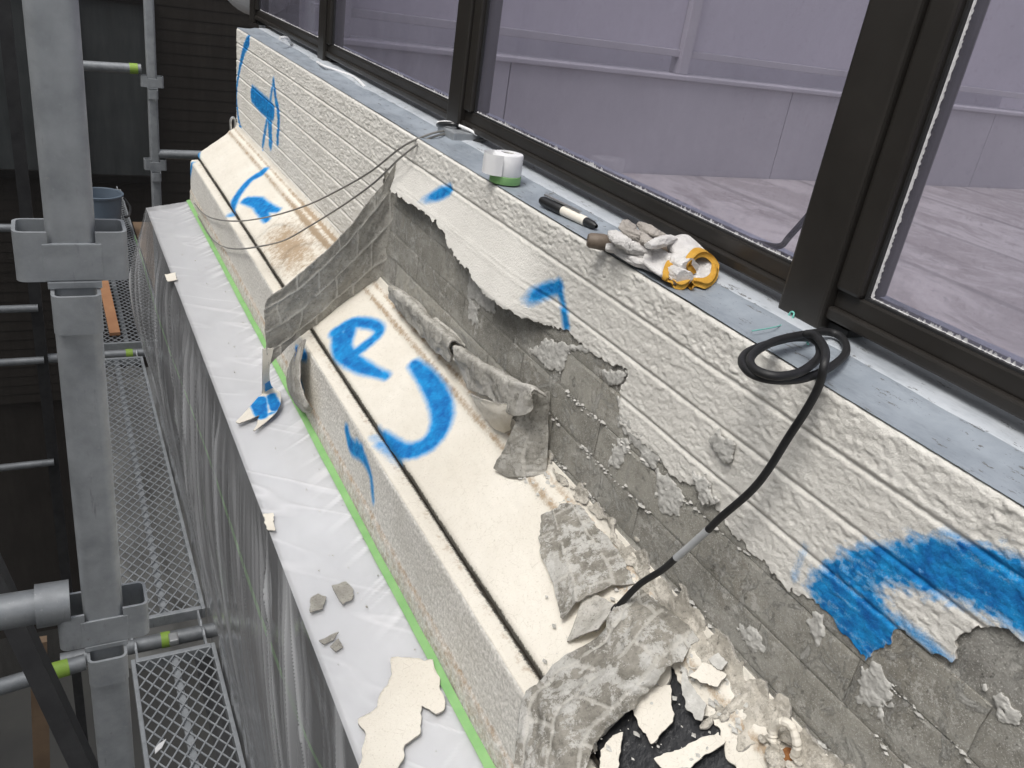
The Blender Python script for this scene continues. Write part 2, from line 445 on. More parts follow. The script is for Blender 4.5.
def mat_film(name, tr, dif, rough=.22, edge=0.35):
    n = NM(name); n.t.nodes.remove(n.b)
    t = n.n('ShaderNodeBsdfTransparent'); t.inputs[0].default_value = (.93, .94, .95, 1)
    d = n.n('ShaderNodeBsdfDiffuse'); d.inputs[0].default_value = (*dif, 1)
    g = n.n('ShaderNodeBsdfGlossy'); g.inputs['Roughness'].default_value = rough; g.inputs[0].default_value = (1, 1, 1, 1)
    m1 = n.n('ShaderNodeMixShader'); n.l(n.math('ADD', n.math('MULTIPLY', n.attr('ply_sheen'), .62), 1 - tr), m1.inputs[0])
    fr = n.n('ShaderNodeLayerWeight'); fr.inputs[0].default_value = .5
    m2 = n.n('ShaderNodeMixShader')
    bp = n.n('ShaderNodeBump'); bp.inputs['Strength'].default_value = .12; bp.inputs['Distance'].default_value = .003
    n.l(n.noise(70, 4, .6, None, .8), bp.inputs['Height'])
    for x in (d, g): n.l(bp.outputs[0], x.inputs['Normal'])
    n.l(t.outputs[0], m1.inputs[1]); n.l(d.outputs[0], m1.inputs[2])
    n.l(n.math('ADD', n.math('MULTIPLY', n.math('POWER', fr.outputs['Facing'], 4.0), .8), .10), m2.inputs[0]); n.l(m1.outputs[0], m2.inputs[1]); n.l(g.outputs[0], m2.inputs[2])
    n.l(m2.outputs[0], n.out.inputs[0]); return n.m
def mat_glass():
    n = NM('tinted_pane'); n.t.nodes.remove(n.b)
    t = n.n('ShaderNodeBsdfTransparent'); t.inputs[0].default_value = (.82, .81, .875, 1)
    d = n.n('ShaderNodeBsdfDiffuse'); d.inputs[0].default_value = (.34, .33, .39, 1)
    g = n.n('ShaderNodeBsdfGlossy'); g.inputs['Roughness'].default_value = .04
    m1 = n.n('ShaderNodeMixShader'); n.l(n.math('ADD', n.ramp(n.noise(5, 5, .65, n.mapping((1, 1.6, .5)), .6), [(.3, .08), (.7, .20)]), n.ramp(n.noise(190, 4, .7), [(.60, 0.0), (.74, .16)])), m1.inputs[0])
    lw = n.n('ShaderNodeLayerWeight'); lw.inputs[0].default_value = .5; fac = n.math('ADD', n.math('MULTIPLY', n.math('POWER', lw.outputs['Facing'], 5.0), .9), .035); m2 = n.n('ShaderNodeMixShader')
    n.l(t.outputs[0], m1.inputs[1]); n.l(d.outputs[0], m1.inputs[2]); n.l(fac, m2.inputs[0])
    n.l(m1.outputs[0], m2.inputs[1]); n.l(g.outputs[0], m2.inputs[2]); n.l(m2.outputs[0], n.out.inputs[0]); return n.m
def mat_net():
    n = NM('dark_netting'); n.t.nodes.remove(n.b)
    t = n.n('ShaderNodeBsdfTransparent'); d = n.n('ShaderNodeBsdfDiffuse')
    n.l(n.mix(n.noise(3, 4, .6, n.mapping((1, 1, .3))), (.018, .017, .017), (.035, .033, .032)), d.inputs[0])
    m = n.n('ShaderNodeMixShader'); n.l(n.ramp(n.noise(6, 4, .6, n.mapping((2, 1, .3))), [(.3, .56), (.7, .70)]), m.inputs[0])
    n.l(t.outputs[0], m.inputs[1]); n.l(d.outputs[0], m.inputs[2]); n.l(m.outputs[0], n.out.inputs[0]); return n.m
def mat_floor():
    n = NM('terrace_waterproofing')
    c = n.mix(n.ramp(n.noise(1.7, 6, .7, n.mapping((1.5, .75, 1)), .9), [(.44, 0.0), (.56, 1.0)]), (.33, .30, .285), (.46, .43, .41))
    c = n.mix(n.ramp(n.noise(5, 6, .75, n.mapping((1, .35, 1)), .4), [(.52, 0.0), (.64, .65)]), c, (.20, .175, .165))
    c = n.mix(n.ramp(n.noise(22, 5, .7), [(.55, 0.0), (.7, .5)]), c, (.5, .475, .46))
    d = n.n('ShaderNodeTexWave'); d.bands_direction = 'X'; d.inputs['Scale'].default_value = .42; d.inputs['Distortion'].default_value = .6; n.l(n.vec, d.inputs[0])
    c = n.mix(n.ramp(d.outputs['Fac'], [(.0, .5), (.02, 0.0)]), c, (.14, .13, .125))
    return n.set(c, .6)
M = dict(
    wall=mat_wall(), slab=mat_slab(), face=mat_face(), rev=mat_reverse(), rev_pale=mat_reverse('peeled_back_pale', (.33, .315, .28), (.50, .48, .435), (.56, .54, .50), (.50, .60), .6), rev_blotch=mat_reverse('peeled_back_blotchy', (.19, .178, .152), (.34, .32, .28), (.56, .55, .52), (.485, .585), .6), crust=mat_reverse('crust', (.30, .28, .24), (.55, .51, .44), (.66, .62, .55), (.48, .60), .3),
    brick=mat_sub('bare_brick', (.250, .239, .208), (.365, .350, .308)),
    mortar=mat_sub('bare_mortar', (.16, .153, .136), (.42, .405, .37)),
    residue=mat_simple('coating_residue', (.40, .39, .365), (.60, .59, .555), 90, .85, 0, .7, 260, .25, .002),
    edge=mat_simple('torn_edge', (.16, .15, .135), (.42, .40, .36), 200, .85, 0, .5, 300),
    cream=mat_simple('cream_chip', (.72, .67, .575), (.80, .755, .67), 25, .65, 0, .3, 200),
    core=mat_simple('wall_core', (.30, .29, .27), (.36, .35, .33), 20, .9, 0, .3),
    groove=mat_simple('joint_dirt', (.022, .020, .017), (.10, .085, .065), 120, .9, 0, .6, 200),
    membrane=mat_membrane(), pale_blue=mat_blue('pale_blue_strip', (.36, .39, .425), (.47, .495, .525)), galv=mat_galv(), galv2=mat_galv('dull_galvanised', .82), galv3=mat_galv('bright_galvanised', 1.3), blue=mat_blue(),
    alu=mat_simple('bronze_aluminium', (.030, .027, .024), (.042, .038, .034), 12, .34, .35, .05, 300),
    gasket=mat_simple('black_gasket', (.010, .010, .011), (.02, .02, .02), 60, .6),
    resid=mat_simple('white_residue', (.52, .51, .52), (.72, .71, .72), 200, .9),
    glass=mat_glass(), film=mat_film('masking_film', .62, (.84, .84, .86)), film2=mat_film('hanging_film', .81, (.78, .79, .81), .12, .5),
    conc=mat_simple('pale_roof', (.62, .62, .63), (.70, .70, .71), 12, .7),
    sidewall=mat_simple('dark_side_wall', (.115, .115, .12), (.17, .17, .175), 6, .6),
    tape=mat_simple('green_masking_tape', (.20, .42, .15), (.27, .50, .20), 30, .55, 0, .15),
    lime=mat_simple('lime_tape', (.22, .36, .05), (.28, .42, .07), 30, .5),
    floor=mat_floor(), pale=mat_simple('grey_render', (.35, .34, .355), (.43, .415, .43), 1.6, .8),
    lilac=mat_simple('pale_cladding', (.40, .385, .42), (.47, .45, .49), 1.2, .8),
    net=mat_net(), siding=mat_simple('brown_siding', (.085, .075, .066), (.115, .10, .088), 3, .8),
    wframe=mat_simple('window_frame_dark', (.02, .02, .02), (.03, .03, .03), 3, .5), wpane=mat_simple('far_pane', (.22, .25, .26), (.30, .33, .34), 3, .3),
    ground=mat_simple('ground', (.055, .055, .055), (.085, .085, .08), 1, .9),
    sheet=mat_simple('grey_sheet', (.16, .16, .155), (.24, .24, .23), 5, .6),
    rubber=mat_simple('black_rubber', (.007, .007, .008), (.016, .016, .017), 60, .55, 0, .2, 300),
    clearsleeve=mat_simple('grey_sleeve', (.36, .37, .38), (.46, .47, .48), 60, .4),
    wire=mat_simple('grey_wire', (.16, .155, .145), (.25, .24, .22), 60, .5), teal=mat_simple('teal_tie', (.12, .40, .34), (.18, .5, .43), 60, .5),
    white=mat_simple('white_plastic', (.74, .74, .75), (.82, .82, .82), 20, .35, 0, .05), black=mat_simple('black_plastic', (.012, .012, .013), (.02, .02, .02), 40, .35),
    silver=mat_simple('silver', (.55, .55, .54), (.65, .65, .64), 60, .3, .8), cotton=mat_simple('white_cotton', (.60, .58, .565), (.74, .72, .70), 60, .95, 0, 1.0, 420, .1, .003),
    greycot=mat_simple('grey_cotton', (.33, .30, .27), (.47, .435, .40), 60, .95, 0, 1.0, 420, .1, .003), yellow=mat_simple('yellow_cuff', (.46, .24, .035), (.58, .34, .07), 90, .95, 0, .7, 700, .1),
    wood=mat_simple('worn_handle', (.10, .075, .055), (.19, .15, .115), 60, .6, 0, .3), bucket=mat_simple('slate_bucket', (.12, .16, .205), (.15, .19, .24), 8, .5),
    orange=mat_simple('bare_timber', (.36, .17, .085), (.46, .24, .12), 12, .7), plank=mat_simple('deck_plank', (.15, .10, .065), (.22, .15, .095), 9, .7),
    rust=mat_simple('rust', (.16, .06, .02), (.30, .13, .04), 90, .9, 0, .6), darksteel=mat_simple('dark_steel', (.03, .03, .032), (.05, .05, .052), 20, .5, .3),
)

# ================================================================== SETTING
b = MB(); b.box((-40, -20, -7.2), (60, 80, -7.0)); tag(b.build('ground', M['ground']), kind='structure')
b = MB(); b.box((.95, -3, -.9), (12, 3.53, -.80)); tag(b.build('terrace_floor', M['floor']), kind='structure')

# ------------------------------------------------------------------ parapet wall
WALL_END = 3.468
XW = .640
wall = thing('parapet_wall', (.8, 1.8, -.67), 'long parapet wall in cream textured coating, half stripped to grey brick', 'wall')
b = MB(); b.box((.6463, -1.5, -1.3), (.95, WALL_END - .001, -.312)); b.build('core', M['mortar'], wall)
GRO = [-.362 - .0575 * k for k in range(7)]
def stroke_pts(px, fn): return np.array([fn(*p) for p in px])
WX = lambda x, y: onX(x, y, XW)
torn_px = [(384, 166), (392, 184), (414, 200), (432, 212), (448, 224), (465, 250), (482, 268), (500, 290), (515, 303), (532, 318), (546, 326), (566, 330), (580, 345), (593, 354), (610, 363), (627, 372), (617, 392), (620, 424),
           (639, 441), (660, 461), (673, 477), (690, 485), (707, 499), (717, 512), (727, 528), (748, 552), (764, 565), (784, 589), (815, 603), (849, 640), (865, 660), (882, 643), (903, 630),
           (923, 648), (953, 665), (957, 640), (967, 626), (1001, 631), (1024, 643), (1100, 690), (1300, 800)]
torn = np.array([WX(*p)[[1, 2]] for p in torn_px]); torn = np.vstack([torn, [[.02, -.9], [torn[0, 0], -.9]]])
ys = [.05]
while ys[-1] < WALL_END: ys.append(ys[-1] + max(.0022, .0018 * ys[-1] + .0010))
ys = np.array(ys); ys[-1] = WALL_END
zs = np.linspace(-.3105, -.672, 230)
Y, Z = np.meshgrid(ys, zs, indexing='ij')
def wall_disp(Y, Z, amp=1.0):
    wx = .004 * (vn(Y / .02, Z / .02, 0, 31) - .5)
    n1 = vn(Y / .0105 + wx * 60, Z / .0070, 0, 3); n2 = vn(Y / .0062, Z / .0046 + wx * 80, 0, 5); n4 = vn(Y / .0036, Z / .0030, 0, 6); n3 = vn(Y / .05, Z / .03, 0, 9)
    b_ = n1 * .45 + n2 * .37 + n4 * .18
    crs = np.clip(np.floor((-.3045 - Z) / .0575), 0, 6).astype(int); ca = np.array([1.0, .62, .70, .58, .72, .6, .6])[crs] * (.75 + .5 * n3)
    ca = ca + (1 - ca) * sstep(1.6, 2.0, Y); pit = sstep(.66, .78, vn(Y / .0050, Z / .0036, 0, 14))
    d = .88 * ca * (.0010 * sstep(.45, .55, b_) + .0004 * sstep(.56, .66, b_) + .0006 * n4 - .0011 * pit) + .0005 * n3
    d = d * amp
    for g in GRO:
        a = np.abs(Z - g - .0008 * (vn(Y / .06, Y * 0, 0, 8) - .5)); k_ = .65 + .35 * vn(Y / .06, Y * 0 + g * 50, 0, 18); d = d * (1 - .9 * np.exp(-(a / .0042) ** 2)) - .0024 * k_ * np.exp(-(a / .0020) ** 2) + .0005 * np.exp(-((a - .0052) / .0022) ** 2)
    return d
win = sstep(.98, 1.12, Y) * (1 - sstep(1.66, 1.71, Y))
down = np.clip((-.364 - Z) / .07, 0, 1.4)
bulge = .025 * win * down ** 1.1
amp = 1 - .85 * win * sstep(.0, .25, down)
disp = wall_disp(Y, Z, amp)
disp = disp + (1 - amp) / .85 * .0028 * np.exp(-((Z - GRO[1]) / .0022) ** 2)
topr = np.clip((Z + .3165) / .006, 0, 1)
X = XW - disp + .0025 - bulge + .004 * topr ** 2
P = np.stack([X, Y, Z], -1)
def sprayfield(P3, strokes, soft=.012):
    o = np.zeros(P3.shape[:-1])
    for pts, wd, st in strokes:
        pts = np.asarray(pts, float); m_ = len(pts); wd = np.interp(np.linspace(0, 1, 4 * m_), np.linspace(0, 1, m_), np.zeros(m_) + wd); pts = spline(pts, 4 * m_) if m_ > 2 else patch(np.stack([pts, pts], 1), 4 * m_, 2)[:, 0]
        d = seg_dist(P3, pts, wd) + .004 * (fbm(P3[..., 1] / .012, (P3[..., 0] + P3[..., 2]) / .012, 0, 17) - .5)
        o = np.maximum(o, st * (1 - sstep(-.75 * soft, soft, d)))
    return o
wall_strokes = [
    (stroke_pts([(248, 40), (243, 52), (238, 75), (236, 95), (238, 118), (243, 140), (247, 145)], WX), [.020, .018, .011, .010, .010, .013, .008], 1.0),
    (stroke_pts([(252, 94), (262, 104), (272, 112)], WX), [.030, .034, .028], .95),
    (stroke_pts([(273, 80), (269, 105), (263, 140), (262, 150)], WX), [.010, .013, .014, .006], .85),
    (stroke_pts([(273, 80), (275, 98), (278, 116), (277, 142)], WX), [.010, .014, .016, .014], .95),
    (stroke_pts([(269, 116), (270, 142)], WX), [.030, .026], .85),
    (stroke_pts([(424, 206), (440, 195), (449, 190)], WX), [.010, .013, .010], 1.0),
    (stroke_pts([(524, 306), (536, 297), (548, 290), (558, 287)], WX), [.010, .013, .011, .011], 1.0),
    (stroke_pts([(558, 288), (562, 305), (565, 326)], WX), [.008, .007, .008], 1.0),
    (stroke_pts([(793, 578), (803, 548)], WX), [.0012, .0012], .75),
    (stroke_pts([(806, 588), (811, 574)], WX), [.0012, .0012], .7),
    (stroke_pts([(898, 622), (925, 643), (957, 668)], WX), [.004, .004, .002], .95)]
bp = np.array([WX(*p)[[1, 2]] for p in [(806, 588), (822, 566), (840, 554), (868, 546), (893, 541), (940, 537), (981, 545), (1024, 560), (1090, 590), (1090, 690), (1024, 640), (1001, 623), (974, 606), (933, 595), (890, 585), (876, 588),
                                        (888, 612), (905, 634), (886, 650), (862, 668), (840, 640), (815, 604)]])
spray = sprayfield(P, wall_strokes, .011)
sdp = poly_sd(Y, Z, bp) + .006 * (fbm(Y / .02, Z / .006, 0, 21) - .5)
wisp = .35 * sstep(.5, .75, vn(Y / .006 + Z / .03, Z / .004, 0, 33)) * sstep(-.018, -.002, sdp)
spray = np.maximum(spray, np.clip(sstep(-.009, .010, sdp) * (.60 + .60 * fbm(Y / .05 + Z / .012, Z / .007, 0, 4, 4)) + wisp, 0, 1))
stain = .55 * np.exp(-((Z + .667) / .012) ** 2) * sstep(1.7, 1.9, Y)
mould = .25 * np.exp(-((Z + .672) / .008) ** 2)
fld = -poly_sd(Y, Z, torn) + .011 * (fbm(Y / .013, Z / .013, 0, 41, 3) - .5) + .004 * (vn(Y / .0035, Z / .0035, 0, 43) - .5)
sheet('coating', P, fld, [M['wall'], M['edge'], M['rev']], wall, .0032, True, dict(spray=spray, stain=stain, mould=mould, joint=0 * Y), flip=False)
# bricks laid bare
def brick_mesh(k):
    r = np.random.RandomState(k); L, H = .2338, .0559
    us = np.array([0, .006, .3 * L, .5 * L, .72 * L, L - .006, L]) - L / 2; vs = np.array([0, .005, H / 2, H - .005, H]) - H / 2
    V = []
    for i, u in enumerate(us):
        for j, v in enumerate(vs):
            e = (i in (0, len(us) - 1)) or (j in (0, len(vs) - 1))
            V.append((.0007 if e else .0009 * (r.rand() - .5), u + (.0018 * (r.rand() - .5)), v + .0016 * (r.rand() - .5)))
    n = len(V); nu, nv = len(us), len(vs); q = grid_quads(nu, nv)
    ring = [i * nv for i in range(nu)] + [(nu - 1) * nv + j for j in range(1, nv)] + [i * nv + nv - 1 for i in range(nu - 2, -1, -1)] + [j for j in range(nv - 2, 0, -1)]
    V += [(.007, V[i][1], V[i][2]) for i in ring]; m = len(ring)
    polys = [(ring[i], n + i, n + (i + 1) % m, ring[(i + 1) % m]) for i in range(m)]
    me = mesh_np('brick', np.array(V), q[:, ::-1], [p[::-1] for p in polys], False); me.materials.append(M['brick']); return me
bms = [brick_mesh(k) for k in range(6)]
for band in range(6):
    zc = GRO[band] - .0575 / 2
    y0 = 1.185 if band % 2 == 0 else 1.067
    for k in range(-5, 3):
        yc = y0 + .2355 * (k + .5)
        if yc < .1 or yc > 1.75: continue
        if yc < .9 and zc > -.45: continue
        o = link('brick', bms[rnd.randrange(6)], None, wall)
        o.location = Vector(o.location) + Vector((.6445 + rnd.uniform(-.0006, .0006), yc, zc))
# scraps of coating still stuck to the bricks
def wall_scrap(px, seed, mat, X0=.6425, nzs=.009):
    pl = np.array([onX(*p, X0)[[1, 2]] for p in px]); lo, hi = pl.min(0) - .012, pl.max(0) + .012
    a = np.linspace(lo[0], hi[0], 60); c = np.linspace(hi[1], lo[1], 60); Yg, Zg = np.meshgrid(a, c, indexing='ij')
    f = poly_sd(Yg, Zg, pl) + nzs * 2.2 * (fbm(Yg / .008, Zg / .008, seed, seed, 3) - .5)
    Pg = np.stack([X0 + .0012 - .0030 * fbm(Yg / .005, Zg / .005, 0, seed + 2, 4) * sstep(0, .008, f + .002), Yg, Zg], -1)
    z = 0 * Yg
    return sheet('coating_scrap', Pg, f, [mat, mat, mat], wall, .0035, False, dict(spray=z, stain=z, mould=z, joint=z))
for i, px in enumerate([[(469, 275), (495, 290), (494, 314), (467, 296)], [(469, 300), (478, 307), (477, 326), (468, 320)], [(530, 352), (546, 338), (566, 345), (564, 370), (548, 372)], [(553, 345), (590, 345), (592, 352), (560, 352)],
                         [(612, 445), (626, 438), (628, 450), (618, 470), (608, 462)], [(618, 398), (650, 440), (660, 462), (652, 470), (618, 425)], [(655, 470), (672, 480), (682, 490), (680, 520), (672, 515), (658, 508)],
                         [(703, 498), (716, 505), (708, 508)], [(806, 620), (822, 616), (828, 632), (816, 642)], [(860, 668), (880, 662), (894, 690), (870, 712), (856, 700)], [(735, 628), (752, 625), (765, 650), (750, 655)],
                         [(872, 725), (880, 700), (890, 706), (880, 722)], [(985, 690), (1008, 700), (1022, 728), (1000, 715)], [(600, 370), (628, 372), (622, 385), (608, 384)]]):
    wall_scrap(px, 50 + i, M['residue'])
for i, px in enumerate([[(708, 436), (716, 428), (733, 448), (730, 466), (712, 452)], [(690, 470), (702, 476), (716, 506), (700, 500)]]):
    wall_scrap(px, 80 + i, M['residue'], XW - .0045)

# ------------------------------------------------------------------ blue flashing on the wall top
b = MB()
yv = np.linspace(-1.5, WALL_END, 260); xv = np.linspace(.6435, .95, 26)
Yg, Xg = np.meshgrid(yv, xv, indexing='ij')
Zg = -.3085 + .003 * (fbm(Yg / .12, Xg / .05, 0, 61) - .5) + .0035 * sstep(.685, .72, Xg) + .002 * sstep(.0, .006, .012 - np.abs(Xg - .712))
flash = link('top_flashing', mesh_np('top_flashing', np.stack([Xg, Yg, Zg], -1).reshape(-1, 3), grid_quads(260, 26)[:, ::-1]), M['blue'], wall)

yv = np.linspace(-1.5, WALL_END, 700); xv = np.linspace(.712, .95, 14); Yg, Xg = np.meshgrid(yv, xv, indexing='ij')
Xg = Xg + (1 - (Xg - .712) / .238) * (.0035 * (fbm(Yg / .05, 0 * Yg, 0, 64, 4) - .5))
Zg = -.3045 + .003 * sstep(.712, .730, Xg) + .0016 * (fbm(Yg / .06, Xg / .03, 0, 65) - .5)
P = np.stack([Xg, Yg, Zg], -1)
rimv = P[:, 0] - (0, 0, .006); V = np.vstack([P.reshape(-1, 3), rimv]); nn = 14 * 700
link('upstand_strip', mesh_np('upstand_strip', V, np.vstack([grid_quads(700, 14)[:, ::-1], np.array([[i * 14, (i + 1) * 14, nn + i + 1, nn + i] for i in range(699)])])), M['pale_blue'], wall)

# ------------------------------------------------------------------ ledge (sloped slab, joint, lip, front face)
ledge = thing('window_ledge', (.55, 1.8, -.96), 'sloped cream ledge running along the foot of the parapet, marked in blue spray', 'ledge')
ysl = [.05]
while ysl[-1] < WALL_END + .0: ysl.append(ysl[-1] + max(.003, .0022 * ysl[-1] + .0014))
ysl = np.array(ysl); ysl[-1] = WALL_END
def sweep(profile, nv, ysl):
    pr = np.asarray(profile, float); s = np.concatenate([[0], np.cumsum(np.linalg.norm(np.diff(pr, axis=0), axis=1))])
    t = np.linspace(0, s[-1], nv); x = np.interp(t, s, pr[:, 0]); z = np.interp(t, s, pr[:, 1])
    for _ in range(2):
        x[1:-1] = .25 * x[:-2] + .5 * x[1:-1] + .25 * x[2:]; z[1:-1] = .25 * z[:-2] + .5 * z[1:-1] + .25 * z[2:]
    S, Yq = np.meshgrid(t, ysl, indexing='xy')
    return np.stack([np.broadcast_to(x, Yq.shape), Yq, np.broadcast_to(z, Yq.shape)], -1), S
prof_slab = [(.6425, -.655), (.637, -.668), (.628, -.677), (.620, -.680), (.612, -.6885), (.606, -.6975), (.500, -.7785), (.4975, -.786), (.5015, -.798)]
P, S = sweep(prof_slab, 100, ysl)
N = -normals(P)
if N[0, 50, 2] < 0: N = -N
wob = .0010 * vn(P[..., 1] / .012, S / .010, 0, 71) + .0035 * (fbm(P[..., 1] / .10, S / .06, 0, 72) - .5)
P = P + N * wob[..., None]
slab_strokes = [
    (stroke_pts([(198, 158), (200, 149), (205, 145)], slab), [.006, .007, .004], 1.0),
    (stroke_pts([(264, 172), (250, 180), (238, 195), (230, 212)], slab), [.019, .019, .017, .016], 1.0),
    (stroke_pts([(245, 200), (256, 202), (266, 208), (278, 210)], slab), [.016, .024, .022, .010], 1.0), (stroke_pts([(260, 206), (267, 220)], slab), [.022, .012], 1.0),
    (stroke_pts([(336, 332), (352, 323), (372, 324), (379, 330), (372, 340), (350, 356), (341, 352)], slab), [.017, .017, .014, .013, .014, .017, .012], 1.0),
    (stroke_pts([(338, 335), (343, 352), (360, 366), (386, 376)], slab), [.016, .024, .018, .009], 1.0), (stroke_pts([(350, 328), (345, 345)], slab), [.018, .018], 1.0),
    (stroke_pts([(414, 364), (428, 380), (440, 402), (441, 424), (428, 444), (404, 451), (380, 438)], slab), [.013, .020, .023, .022, .019, .017, .016], 1.0),
    (stroke_pts([(430, 372), (448, 392)], slab), [.008, .008], .55), (stroke_pts([(374, 432), (398, 458)], slab), [.014, .014], .62)]
FACE_X = .4705
fx = lambda x, y: onX(x, y, FACE_X)
face_strokes = slab_strokes + [
    (stroke_pts([(297, 352), (306, 356)], fx), [.014, .012], 1.0), (stroke_pts([(300, 352), (299, 372), (305, 392)], fx), [.004, .004, .004], 1.0),
    (stroke_pts([(347, 430), (352, 446), (362, 452)], fx), [.012, .016, .016], .95), (stroke_pts([(358, 448), (370, 470), (374, 500)], fx), [.016, .008, .005], .95),
    (stroke_pts([(192, 165), (190, 180)], fx), [.014, .010], .9)]
spray = sprayfield(P, slab_strokes, .014)
Yq = P[..., 1]; s_tot = S.max()
dead = slab(265, 238)
stain = .60 * np.exp(-(((P - slab(290, 246)) / np.array([.05, .17, .06])) ** 2).sum(-1)) + .70 * np.exp(-((S - .047) / .009) ** 2) + .62 * np.exp(-((S - .022) / .008) ** 2)
stain = stain + .30 * sstep(1.75, 1.9, Yq) * (1 - sstep(2.3, 2.6, Yq))
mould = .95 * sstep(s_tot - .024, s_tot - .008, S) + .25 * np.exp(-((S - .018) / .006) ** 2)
hole = np.array([slab(*p)[[0, 1]] for p in [(672, 668), (664, 684), (640, 700), (617, 716), (597, 742), (583, 775), (560, 900), (800, 900), (735, 775), (723, 742), (711, 720), (697, 716), (683, 694), (679, 672)]])
sub = P[..., 0], P[..., 1]
# keep only the near stretch in the distance test
fld = np.full(Yq.shape, 1.0); k = Yq < .75
fld[k] = -poly_sd(P[..., 0][k], Yq[k], hole) + .012 * (fbm(P[..., 0][k] / .014, Yq[k] / .014, 0, 77) - .5)
sheet('slab_coating', P, fld, [M['slab'], M['edge'], M['rev']], ledge, .005, False, dict(spray=spray, stain=stain, mould=mould, joint=0 * Yq), flip=N[0, 50] @ normals(P)[0, 50] < 0)
pts = [(.650, -.672), (.606, -.7045), (.505, -.7840), (.5095, -.802), (.5095, -1.0), (.650, -1.0)]
b = MB(); b.prism([(x, -.6, z) for x, z in pts], WALL_END - .004 + .6, (0, 1, 0)); b.build('slab_membrane', M['membrane'], ledge)
b = MB(); b.box((.495, -.6, -.99), (.5085, WALL_END - .003, -.8055)); b.build('joint', M['groove'], ledge)
prof_lip = [(.5045, -.812), (.5015, -.803), (.4975, -.8010), (.4740, -.8055), (.4705, -.8095), (.4690, -.918), (.4655, -.926), (.4650, -.966)]
P, S = sweep(prof_lip, 90, ysl); N0 = normals(P); sgn = -1 if N0[5, 50, 0] > 0 else 1
P = P + (sgn * N0) * (.0009 * vn(P[..., 1] / .007, S / .007, 0, 91) + .0025 * (fbm(P[..., 1] / .12, S / .07, 0, 92) - .5))[..., None]
Yq = P[..., 1]
isface = sstep(.037, .043, S)
spray = sprayfield(P, face_strokes, .013)
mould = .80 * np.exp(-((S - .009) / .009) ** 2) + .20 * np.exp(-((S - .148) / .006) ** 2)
stain = .35 * np.exp(-((S - .02) / .010) ** 2) + .42 * sstep(.146, .156, S) + .25 * np.exp(-((S - .150) / .01) ** 2)
lipmask = S
fl1 = .0405 - S; fl2 = S - .0402
sheet('lip', P, fl1 * 1.0, [M['slab'], M['edge'], M['edge']], ledge, .004, False, dict(spray=spray, stain=stain, mould=mould, joint=0 * S), flip=sgn < 0)
sheet('front_face', P, fl2 * 1.0, [M['face'], M['edge'], M['edge']], ledge, .004, False, dict(spray=spray, stain=stain, mould=mould, joint=0 * S), flip=sgn < 0)
b = MB(); b.box((.4735, -.6, -.99), (.494, WALL_END - .002, -.8085)); b.build('core', M['core'], ledge)

# ------------------------------------------------------------------ peeled flaps
def jointfield(U, V, pu, pv, wdt=.004, off=.5):
    row = np.floor(V / pv); dv = np.abs((V / pv) % 1 - .5); dv = (.5 - dv) * pv
    uu = U / pu + off * (row % 2); du = np.abs(uu % 1 - .5); du = (.5 - du) * pu
    return np.exp(-(np.minimum(du, dv) / wdt) ** 2)
def flap(name, C, nu, nv, label, cat='peeled coating', sizes=None, edge=.10, nz=.5, amp=.006, pu=.12, pv=.05, seed=1, thick=.0028, spray=None, front='slab', rag=(1, 1, 1, 1), parent=None, joff=(0, 0), flip=False, crump=.05, mat='rev', jw=1.0, jt=(.38, .58), ca=.7, ct=.55):
    P = patch(C, nu, nv)
    lu = np.concatenate([[0], np.cumsum(np.linalg.norm(np.diff(P[:, nv // 2], axis=0), axis=1))])
    lv = np.concatenate([[0], np.cumsum(np.linalg.norm(np.diff(P[nu // 2], axis=0), axis=1))])
    U, V = np.meshgrid(lu, lv, indexing='ij')
    N = normals(P)
    wu, wv = .016 * (fbm(U / .05, V / .05, 0, seed + 20) - .5), .016 * (fbm(U / .05, V / .05, 0, seed + 21) - .5)
    j = jw * jointfield(U + joff[0] + wu, V + joff[1] + wv, pu, pv, .0034) * sstep(jt[0], jt[1], fbm(U / .035, V / .035, 0, seed + 6))
    P = P + N * (amp * (fbm(U / crump, V / crump, 0, seed) - .5) - .45 * amp * np.abs(2 * fbm(U / (1.6 * crump), V / (1.6 * crump), 0, seed + 30, 2) - 1) + .0016 * j + .0018 * (fbm(U / .008, V / .008, 0, seed + 3) - .5))[..., None]
    ch = fbm(U / .032, V / .026, 0, seed + 40, 5); chip = ca * (sstep(ct, ct + .02, ch) + .4 * sstep(ct + .08, ct + .095, ch)) - .5 * ca * (1 - sstep(.36, .375, ch))
    P = P + N * (.0013 * chip)[..., None]
    e = [U * rag[0] + (1 - rag[0]) * 1, (lu[-1] - U) * rag[1] + (1 - rag[1]), V * rag[2] + (1 - rag[2]), (lv[-1] - V) * rag[3] + (1 - rag[3])]
    f = np.minimum.reduce(e) - nz * .030 * fbm(U / .03, V / .03, 0, seed + 9, 4) - nz * .004 * vn(U / .004, V / .004, 0, seed + 12)
    sp = 0 * U if spray is None else spray(P)
    o = sheet(name, P, f, [M[mat], M['edge'], M[front]], parent, thick, True, dict(spray=sp, stain=0 * U, mould=0 * U, joint=j, chip=chip), flip=flip)
    if label: tag(o, label, cat)
    return o
